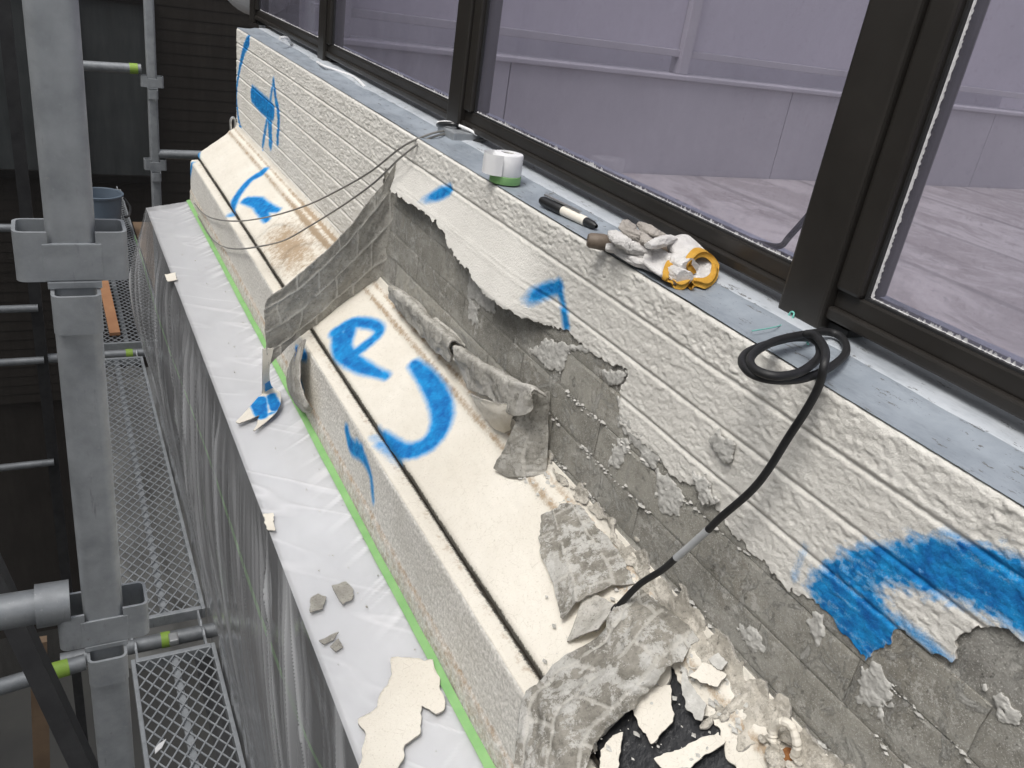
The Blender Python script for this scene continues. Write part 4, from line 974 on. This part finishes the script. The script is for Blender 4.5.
# gloves
def blob(path, rad, seed, ny=64, seg=44, crease=.22):
    pts_ = spline(np.asarray(path, float), ny); rr = np.interp(np.linspace(0, 1, ny), np.linspace(0, 1, len(rad)), rad)
    T = np.gradient(pts_, axis=0); T /= np.linalg.norm(T, axis=1, keepdims=True); V = []
    A_ = np.arange(seg) * 2 * math.pi / seg; I_ = np.arange(ny) * 26 / ny
    Ag, Ig = np.meshgrid(A_, I_); n_ = fbm(2.0 * np.cos(Ag) + Ig * .22, 2.0 * np.sin(Ag), seed, seed, 3)
    wrk = np.abs(2 * vn(Ig * .75 + .6 * np.sin(Ag), np.cos(Ag) * 1.2, seed, seed + 4) - 1)
    rg = rr[:, None] * (1 + crease * 2 * (n_ - .5) - .16 * (1 - wrk) ** 2) * (1 + .05 * np.sin(5 * Ag + Ig * .35 + seed))
    U_ = np.array([nrm(np.cross(t_, [0, 0, 1.0])) for t_ in T]); W_ = np.cross(U_, T)
    V = (pts_[:, None] + rg[..., None] * (np.cos(Ag)[..., None] * U_[:, None] + .72 * np.sin(Ag)[..., None] * W_[:, None])).reshape(-1, 3).tolist()
    Fc = [(i * seg + k, i * seg + (k + 1) % seg, (i + 1) * seg + (k + 1) % seg, (i + 1) * seg + k) for i in range(ny - 1) for k in range(seg)] + [tuple(range(seg))[::-1], tuple((ny - 1) * seg + k for k in range(seg))]
    return V, Fc
gl = thing('work_gloves', onZ(660, 262, ZL), 'crumpled pair of white knit work gloves with yellow cuffs on the flashing', 'gloves')
g = lambda x, y, h: onZ(x, y, ZL + h)
def part_blob(name, mat, specs):
    b = MB()
    for (path, rad, sd) in specs: b.add(*blob(path, rad, sd))
    return b.build(name, mat, gl, True)
part_blob('palm', M['cotton'], [([g(606, 247, .012), g(628, 250, .014), g(652, 257, .015), g(674, 262, .017), g(690, 268, .018)], [.007, .013, .013, .013, .015, .017], 3),
                                ([g(610, 232, .030), g(618, 238, .030), g(632, 246, .024), g(652, 252, .022)], [.004, .012, .015, .013, .009], 5),
                                ([g(616, 252, .008), g(640, 262, .008), g(668, 270, .010), g(684, 278, .012)], [.005, .010, .010, .012, .014], 8)])
part_blob('glove_finger', M['greycot'], [([g(626, 222, .044), g(630, 232, .040), g(642, 238, .036), g(654, 246, .034)], [.006, .011, .010, .011, .010, .007], 12)])
part_blob('glove_finger', M['greycot'], [([g(640, 224, .042), g(652, 233, .040), g(664, 238, .036), g(676, 246, .026)], [.005, .010, .0105, .009, .009, .006], 15)])
part_blob('glove_finger', M['cotton'], [([g(648, 246, .038), g(660, 242, .040), g(672, 240, .034), g(680, 248, .022)], [.006, .009, .009, .008, .005], 18)])
def cuff(curve, depth, seed):
    """scroll of cloth: white sleeve ending in a thick yellow rim"""
    cu = spline(np.asarray(curve, float), 120); dv_ = np.asarray(depth, float)
    V = []; n = len(cu)
    tt_ = np.linspace(0, 1, 10)
    P_ = np.stack([cu + dv_ * t + .0008 * np.sin(np.arange(n) * .21 + t * 5)[:, None] * np.array([.5, .5, 1]) for t in tt_], 0)
    qq = grid_quads(10, n); V = P_.reshape(-1, 3)
    N_ = normals(P_).reshape(-1, 3) * .0022
    for nm_, a_, b_, mt in (('cuff', 2, 10, 'cotton'), ('cuff_trim', 0, 3, 'yellow')):
        sel = P_[a_:b_].reshape(-1, 3); th_ = N_.reshape(10, n, 3)[a_:b_].reshape(-1, 3) * (1.0 if mt == 'cotton' else 1.7)
        q_ = grid_quads(b_ - a_, n); k_ = len(sel)
        rim_ = np.array([[i, i + 1, k_ + i + 1, k_ + i] for i in range(n - 1)])
        link(nm_, mesh_np(nm_, np.vstack([sel + th_, sel - th_]), np.vstack([q_[:, ::-1], q_ + k_, rim_])), M[mt], gl)
cuff([g(672, 284, .004), g(668, 278, .008), g(672, 268, .014), g(682, 266, .016), g(690, 270, .013), g(692, 278, .008), g(686, 286, .004), g(676, 286, .003)], g(655, 258, .016) - g(680, 276, .008), 1)
cuff([g(694, 274, .012), g(690, 266, .022), g(698, 256, .030), g(710, 257, .028), g(717, 266, .020), g(716, 278, .010), g(706, 286, .005), g(694, 284, .004), g(693, 288, .003)], g(684, 250, .022) - g(706, 270, .014), 2)
# rubber cable: two coils at the thick post, then down across the wall
cb = thing('black_cable', onZ(795, 355, ZL), 'thick black cable coiled at the post foot and hanging down the wall', 'cable')
cl = [(815, 338, .010), (792, 338, .012), (768, 344, .012), (748, 352, .010), (742, 362, .012), (752, 374, .014), (775, 380, .014), (805, 378, .012), (832, 366, .010), (846, 352, .010), (842, 338, .012), (828, 332, .013), (806, 334, .016), (778, 340, .018), (758, 350, .018), (750, 360, .018), (756, 370, .020), (776, 376, .022), (800, 372, .022), (818, 358, .022), (819, 345, .022), (812, 338, .024), (806, 334, .026), (816, 336, .030), (825, 350, .032), (824, 366, .026)]
path = [onZ(x, y, ZL + h) for x, y, h in cl]
path += [onX(818, 388, .622), onX(805, 412, .620), onX(788, 438, .618), onX(768, 470, .614), onX(750, 492, .612), onX(720, 518, .606), onX(708, 530, .604)]
tail = [onX(708, 530, .604), onX(690, 546, .602), onX(676, 558, .600), onX(662, 570, .598), onX(640, 584, .590), onX(624, 600, .584), onX(614, 612, .578)]
b = MB(); b.tube(spline(path, 260), .0042, 12); b.build('coil', M['rubber'], cb, True)
b = MB(); b.tube(spline(tail[:3], 12), .0044, 12); b.build('sleeve', M['clearsleeve'], cb, True)
b = MB(); b.tube(spline(tail[2:], 40), .0042, 12); b.build('tail', M['rubber'], cb, True)
b = MB(); d = nrm(tail[-1] - tail[-2]); b.lathe(tail[-1] - d * .012, [(.0042, 0), (.0058, .002), (.0060, .010), (.0045, .016), (0, .017)], 12, d); b.build('end_cap', M['rubber'], cb, True)
b = MB(); t3 = lambda x, y, X_: onX(x, y, X_)
tz = lambda x, y: onZ(x, y, ZL + .004)
b.tube(spline([t3(789, 319, .735), t3(785, 325, .734), t3(790, 322, .732), t3(794, 314, .734), t3(791, 312, .735), t3(788, 319, .733), t3(797, 321, .734), t3(803, 329, .734), tz(808, 344)], 50), .0011, 6)
b.tube(spline([t3(789, 322, .733), tz(775, 327), tz(752, 331)], 20), .0007, 5); tag(b.build('twist_tie', M['teal'], None, True), 'thin teal twist tie round the foot of the thick post', 'tie')
# bracket at the second post, with cable tie
o = thing('cable_bracket', onZ(462, 138, ZL), 'grey metal bracket box under the second post where the wires end', 'bracket')
bz = onZ(462, 139, ZL); b = MB(); b.box(bz + (-.035, -.035, 0), bz + (.03, .05, .018), .003); b.build('box', M['galv'], o)
b = MB(); b.tube(spline([bz + (-.036, .05, .02), bz + (-.02, .03, .026), bz + (.0, -.02, .024), bz + (.012, -.045, .018)], 20), .003, 8); b.build('white_tie', M['white'], o, True)
b = MB(); b.tube(spline([bz + (-.03, .06, .014), bz + (-.036, .03, .022), bz + (-.02, .0, .028), bz + (.0, .02, .02)], 20), .0045, 8); b.build('clamp', M['black'], o, True)
bz = onZ(498, 152, ZL); b = MB(); b.tube(spline([bz + (-.02, .07, .004), bz + (.0, .03, .02), bz + (.012, .0, .03), bz + (.018, -.02, .012)], 24), .004, 8); tag(b.build('cable_stub', M['black'], None, True), 'short black cable stub lying behind the masking film roll', 'cable')
# twin grey wires
def wire(px, label, r=.0022):
    pts_ = []
    for x, y, X_ in px:
        sx = slab(x, y)[0]
        if x < 330: X_ = min(X_, sx - .018 if sx > .51 else .458)
        pts_.append(onX(x, y, X_))
    b = MB(); b.tube(spline(pts_, 90), r, 6); tag(b.build('grey_wire', M['wire'], None, True), label, 'wire', 'grey wires')
wire([(452, 130, .73), (438, 132, .685), (425, 136, .655), (402, 147, .625), (370, 172, .605), (335, 192, .590), (305, 206, .575), (272, 216, .550), (240, 221, .520), (215, 219, .485), (203, 213, .462), (194, 203, .455)], 'upper of the two slack grey wires crossing the textured wall')
wire([(450, 133, .72), (436, 136, .680), (420, 143, .645), (400, 158, .618), (375, 182, .600), (345, 204, .588), (310, 226, .575), (285, 240, .555), (262, 246, .525), (238, 249, .480), (222, 246, .458), (210, 236, .456), (198, 216, .455)], 'lower of the two slack grey wires, dipping onto the front face')
b = MB(); b.tube(spline([onZ(317, 62, ZL + .004), onZ(324, 66, ZL + .01), onZ(336, 70, ZL + .006), onZ(350, 75, ZL + .006), onZ(358, 80, ZL + .008), onZ(365, 87, ZL + .003)], 30), .0035, 6); tag(b.build('white_wire', M['white'], None, True), 'stray white wire end on the flashing below the third post', 'wire')
b = MB(); b.tube(spline([onZ(280, 38, ZL + .03), onZ(287, 38, ZL + .03), onZ(292, 45, ZL + .004)], 14), .005, 6); tag(b.build('white_wire', M['white'], None, True), 'short pale wire loop under the far end of the fence', 'wire')
b = MB(); b.tube(spline([onY(231, 131, 3.46), onY(230.5, 121, 3.46), onY(233, 117.5, 3.46), onY(235, 121, 3.46), onY(235, 130, 3.46)], 24), .0045, 8); tag(b.build('wall_hook', M['silver'], None, True), 'small grey wire hook at the far end of the wall', 'hook')
# white dish by the far end of the fence
o = thing('white_dish', (1.0, 4.3, -.2), 'white round dish beside the far end of the fence', 'dish')
cc = onY(257, -22, 4.2); b = MB(); b.lathe(cc, [(0, .02), (.07, .012), (.13, -.012), (.165, -.035), (.170, -.034), (.168, -.028), (.13, -.004), (.07, .02), (0, .028)], 40, (-.2, -1, -.15)); b.build('reflector', M['white'], o, True)
b = MB(); b.tube([cc + (0, .03, 0), cc + (.05, .2, -.05), (cc[0] + .1, 4.45, -.6)], .015, 8); b.build('arm', M['galv'], o, True)

# ------------------------------------------------------------------ scaffolding
def strip(b, path, z0, z1, t):
    """bent plate: 2D path extruded upright with thickness t"""
    p = np.asarray(path, float); T_ = np.gradient(p, axis=0); T_ /= np.linalg.norm(T_, axis=1, keepdims=True); n_ = np.stack([-T_[:, 1], T_[:, 0]], 1) * t / 2
    k = len(p); V = [(*q, z) for z in (z0, z1) for q in np.vstack([p + n_, p - n_])]
    F_ = []
    for i in range(k - 1):
        F_ += [(i, i + 1, 2 * k + i + 1, 2 * k + i), (k + i + 1, k + i, 3 * k + i, 3 * k + i + 1), (2 * k + i, 2 * k + i + 1, 3 * k + i + 1, 3 * k + i), (k + i, k + i + 1, i + 1, i)]
    F_ += [(0, 2 * k, 3 * k, k), (k - 1, 2 * k - 1, 4 * k - 1, 3 * k - 1)]
    b.add(V, F_)
def upath(c, ax, w_, d_, r_):
    ax = np.array(ax, float); sd_ = np.array([-ax[1], ax[0]]); c = np.array(c[:2], float); P_ = [(-w_ / 2, 0.0)]
    for k in range(7): a = math.pi - k * math.pi / 12; P_.append((-w_ / 2 + r_ + r_ * math.cos(a), d_ - r_ + r_ * math.sin(a)))
    for k in range(7): a = math.pi / 2 - k * math.pi / 12; P_.append((w_ / 2 - r_ + r_ * math.cos(a), d_ - r_ + r_ * math.sin(a)))
    P_.append((w_ / 2, 0.0))
    return [c + sd_ * u + ax * v for u, v in P_]
def scaffold_post(x, y, z0, z1, fl, label, r=.0208):
    o = thing('scaffold_post', (x, y, z0), label, 'scaffold post', 'scaffold posts')
    rc = r * .48; sec = [(x + sx * (r - rc) + rc * math.cos(a), y + sy * (r - rc) + rc * math.sin(a)) for sx, sy, a0 in ((1, 1, 0), (-1, 1, 90), (-1, -1, 180), (1, -1, 270)) for a in np.radians(a0 + np.linspace(0, 90, 7))]
    b = MB(); k = len(sec); zz_ = np.linspace(z0, z1, 60); b.add([(px_ , py_, z) for z in zz_ for px_, py_ in sec], [(i * k + j, i * k + (j + 1) % k, (i + 1) * k + (j + 1) % k, (i + 1) * k + j) for i in range(59) for j in range(k)]); b.build('tube', M['galv'], o, True)
    for zc in fl:
        for sx in (1, -1):
            b = MB(); strip(b, upath((x + sx * (r - .001), y), (sx, 0), .041, .026, .007), zc - .0235, zc + .0235, .0032); b.build('side_pocket', M['galv'], o, True)
        b = MB(); b.box((x - r - .004, y - .0226, zc - .0233), (x + r + .004, y - .0196, zc + .013), .0012); b.build('front_plate', M['galv'], o)
        b = MB(); strip(b, upath((x, y - r + .001), (0, -1), .039, .020, .007), zc - .070, zc - .032, .0032); b.build('front_pocket', M['galv'], o, True)
        b = MB(); b.box((x - r - .002, y - r - .0022, zc - .031), (x + r + .002, y - r + .004, zc - .0237), .001); b.build('weld', M['galv'], o)
    return o
scaffold_post(.0090, .86, -3.2, 1.2, (-.288, -.735), 'thick galvanised scaffold post close in front on the left')
scaffold_post(.415, 4.2, -3.2, 1.2, (onY(150, 81, 4.2)[2], onY(153, 164, 4.2)[2]), 'distant galvanised scaffold post standing behind the film corner', .0205)
def pipe(p, q, r, label, tape=None, collar=None, group='scaffold pipes', name='scaffold_pipe'):
    p, q = np.asarray(p, float), np.asarray(q, float); o = thing(name, (p + q) / 2, label, 'pipe', group); d = nrm(q - p)
    b = MB(); b.tube([p, q], r, 18); b.build('tube', M['galv2'], o, True)
    if tape is not None: b = MB(); b.tube([p + (q - p) * tape[0], p + (q - p) * tape[1]], r * 1.06, 18); b.build('tape_wrap', M['lime'], o, True)
    if collar is not None: b = MB(); b.tube([q - d * collar, q], r * 1.25, 18); b.build('collar', M['galv2'], o, True)
    return o
pipe((-.70, .86, -.690), (-.024, .86, -.705), .0198, 'stout galvanised pipe meeting the near post from the left', None, .034)
pipe(onZ(-120, 722, -1.75), onZ(85, 662, -1.75), .021, 'lower pipe with a lime tape wrap behind the near post', (.78, .91))
pipe(onY(55, 64, 4.2), onY(141, 69, 4.2), .021, 'upper far pipe with lime tape at its end', (.86, .96))
pipe(onY(158, 154, 4.2), onY(260, 157, 4.2), .021, 'short far pipe running from the distant post behind the ledge', None)
for i, (x, y, lb) in enumerate([(27, 228, 'topmost'), (38, 308, 'second'), (44, 360, 'third'), (54, 462, 'lowest')]):
    q = onY(x, y, 4.2); pipe(q + (-1.6, 0, 0), q, .018, lb + ' of the four pale rails in the dark gap at the left', None, None, 'rails in the dark gap', 'guard_rail')
b = MB(); b.bar((-.125, 4.24, -6.9), (-.125, 4.24, 1), .05, .05, (0, 1, 0)); tag(b.build('dark_upright', M['darksteel']), 'dark upright where the pale left rails end', 'scaffold post')
b = MB(); p, q = onY(-20, 545, 1.5), onY(100, 800, 1.3); b.bar(p, q, .035, .05, (0, 1, 0)); tag(b.build('diagonal_brace', M['darksteel']), 'dark diagonal brace crossing below the near post', 'brace')
b = MB(); p, q = onY(38, 640, 2.4), onY(46, 900, 2.4); b.bar(p, q, .05, .03, (0, 1, 0)); tag(b.build('timber_upright', M['plank']), 'dim brown timber upright at the lower left', 'timber')
# decks
def deck(x0, x1, y0, y1, z, label):
    o = thing('scaffold_deck', ((x0 + x1) / 2, (y0 + y1) / 2, z), label, 'scaffold deck', 'scaffold decks')
    for xx in (x0, x1 - .012):
        b = MB(); b.box((xx, y0, z - .035), (xx + .012, y1, z + .004), .002); b.build('side_rail', M['galv3'], o)
    for yy in (y0, y1 - .016):
        b = MB(); b.box((x0 + .0125, yy, z - .034), (x1 - .0125, yy + .016, z + .005), .002); b.build('end_rail', M['galv3'], o)
    xm = (x0 + x1) / 2; b = MB(); b.box((xm - .010, y0 + .0165, z - .030), (xm + .010, y1 - .0165, z - .006), .002); b.build('centre_rib', M['galv3'], o)
    b = MB(); L_ = y1 - y0; W_ = x1 - x0 - .024; slope = 1.45; step = .050
    xa, xb = x0 + .012, x1 - .012
    k = -W_ * slope
    while k < L_:
        for s_ in (1, -1):
            pa_ = []
            a0, a1 = y0 + k, y0 + k + W_ * slope
            t0, t1 = max(0, (y0 - a0) / (a1 - a0)), min(1, (y1 - a0) / (a1 - a0))
            if t1 > t0:
                f_ = lambda t: np.array([xa + W_ * t if s_ > 0 else xb - W_ * t, a0 + (a1 - a0) * t, z + (.0008 if s_ > 0 else -.0008)])
                b.bar(f_(t0), f_(t1), .0042, .0030)
        k += step
    me = b.build('mesh', M['galv3'], o); me['kind'] = 'stuff'
    for yy, sg in ((y1, 1), (y0, -1)):
        for xx in (x0 + .012, x1 - .030, ):
            b = MB(); b.bar((xx + .006, yy - .002, z - .012), (xx + .006, yy + sg * .045, z - .012), .006, .03); b.tube(spline([(xx + .006, yy + sg * .04, z - .002), (xx + .006, yy + sg * .06, z + .008), (xx + .006, yy + sg * .078, z - .008), (xx + .006, yy + sg * .078, z - .03)], 14), .005, 6)
            b.build('hook', M['galv3'], o)
    return o
ZD = -1.95
deck(.082, .318, .25, 2.06, ZD, 'nearest scaffold deck of expanded metal at the bottom left')
deck(.075, .316, 2.22, 4.15, ZD, 'middle scaffold deck of expanded metal beside the draped film')
deck(.06, .46, 4.32, 7.3, ZD, 'farthest scaffold deck holding the slate bucket')
pipe((-.1, 2.14, ZD - .02), (.34, 2.14, ZD - .02), .023, 'cross pipe carrying the hooks between the two near decks', (.62, .68), None)
pipe((-.1, 4.24, ZD - .02), (.36, 4.24, ZD - .02), .023, 'cross pipe between the middle and far decks', (.75, .82), None)
b = MB(); q = slab(0, 0) if False else np.array([.205, 2.085, ZD + .012]); b.box(q + (-.013, -.006, -.006), q + (.013, .03, .014), .003); tag(b.build('deck_latch', M['silver']), 'small bright latch between the two near decks', 'latch')
Yg, Xg = np.meshgrid(np.linspace(2.2, 4.4, 90), np.linspace(-.02, .42, 30), indexing='ij')
Pg = np.stack([Xg, Yg, -2.16 + .10 * fbm(Xg / .12, Yg / .3, 0, 701) - .05 * np.abs(fbm(Xg / .08, Yg / .5, 0, 703) - .5)], -1)
tag(link('dust_sheet', mesh_np('dust_sheet', Pg.reshape(-1, 3), grid_quads(90, 30)[:, ::-1]), M['sheet']), 'grey dust sheet slung beneath the metal decks', 'sheet')
# flake lying on the near deck
fl = onZ(160, 748, ZD + .004); b = MB(); b.prism([fl + (-.014, -.016, 0), fl + (.004, -.004, .002), fl + (.018, .020, .004), fl + (-.002, .012, .001), fl + (-.012, .002, 0)], .002, (0, 0, 1)); tag(b.build('white_flake', M['white']), 'small white flake caught on the nearest metal deck', 'chip')
# plain board leaning on the middle deck
p, q = onZ(104, 300, ZD + .01), onZ(115, 334, ZD + .02); b = MB(); b.bar(p + (0, .2, .12), q, .05, .018); tag(b.build('timber_board', M['orange']), 'short orange brown board on the middle deck behind the post', 'board')
# bucket
bx = np.array([.255, 6.15, ZD + .006]); o = thing('bucket', bx, 'slate blue plastic bucket standing on the farthest deck', 'bucket')
b = MB(); b.lathe(bx, [(0, 0), (.105, 0), (.112, .006), (.138, .27), (.134, .27), (.108, .010), (0, .008)], 40); b.build('body', M['bucket'], o, True)
b = MB(); b.lathe(bx, [(.138, .262), (.147, .264), (.149, .276), (.138, .279), (.134, .272)], 40); b.build('rim', M['bucket'], o, True)
b = MB(); b.tube(spline([bx + (.146, -.02, .25), bx + (.178, -.05, .20), bx + (.170, -.08, .15), bx + (.14, -.10, .14)], 24), .008, 8); b.build('handle', M['darksteel'], o, True)

# netting and the neighbouring house behind it
yv = np.linspace(-7, 2.5, 40); xv = np.linspace(-3.0, 1.88, 60); Xg, Zg = np.meshgrid(xv, yv, indexing='ij')
Pn = np.stack([Xg, 7.45 + .06 * fbm(Xg * 2, Zg * .6, 0, 501), Zg], -1)
o = link('scaffold_net', mesh_np('scaffold_net', Pn.reshape(-1, 3), grid_quads(60, 40)), M['net']); tag(o, 'dark scaffold netting hung across the far end', 'netting', 'scaffold netting')
yv = np.linspace(-3, 7.4, 60); zv = np.linspace(-7, 1.2, 30); Yg, Zg = np.meshgrid(yv, zv, indexing='ij')
Pn = np.stack([-.95 + .06 * fbm(Yg * 2, Zg * .6, 0, 502), Yg, Zg], -1)
o = link('scaffold_net', mesh_np('scaffold_net', Pn.reshape(-1, 3), grid_quads(60, 30)), M['net']); tag(o, 'dark scaffold netting along the outer left side of the scaffold', 'netting', 'scaffold netting')
h = thing('neighbour_house', (0, 8.2, -7), 'brown lap sided house seen dimly through the netting', 'building')
b = MB(); b.box((-5, 8.12, -7), (1.85, 12, 3)); b.build('wall', M['siding'], h)
me = None
for k in range(48):
    b = MB(); z0 = -4.2 + k * .092
    b.add([(-5, 8.085, z0), (1.85, 8.085, z0), (1.85, 8.085, z0 + .012), (-5, 8.085, z0 + .012), (-5, 8.119, z0), (1.85, 8.119, z0), (1.85, 8.088, z0 + .088), (-5, 8.088, z0 + .088)], [(0, 1, 2, 3), (3, 2, 6, 7), (0, 4, 5, 1)]); b.build('siding_board', M['siding'], h)
for (xa, xb, za, zb) in ((.26, .76, -2.02, -.62), (-.72, -.10, -2.0, -.55)):
    b = MB()
    for bx_ in (((xa - .07, 8.03, za - .07), (xa, 8.083, zb + .07)), ((xb, 8.03, za - .07), (xb + .07, 8.083, zb + .07)), ((xa + .001, 8.03, za - .07), (xb - .001, 8.083, za)), ((xa + .001, 8.03, zb), (xb - .001, 8.083, zb + .07))): b.box(*bx_, .004)
    wf = b.build('window', M['wframe'], h); b = MB(); b.box((xa, 8.06, za), (xb, 8.072, zb)); b.build('pane', M['wpane'], wf)
pd = thing('plank_walkway', (.6, 7.3, -1.95), 'brown timber planks on the floor beyond the bucket', 'planks')
for k in range(6):
    b = MB(); b.box((.47 + k * .11, 4.6, -1.98), (.575 + k * .11, 6.45, -1.955 + .002 * (k % 2)), .003); b.build('plank', M['plank'], pd)
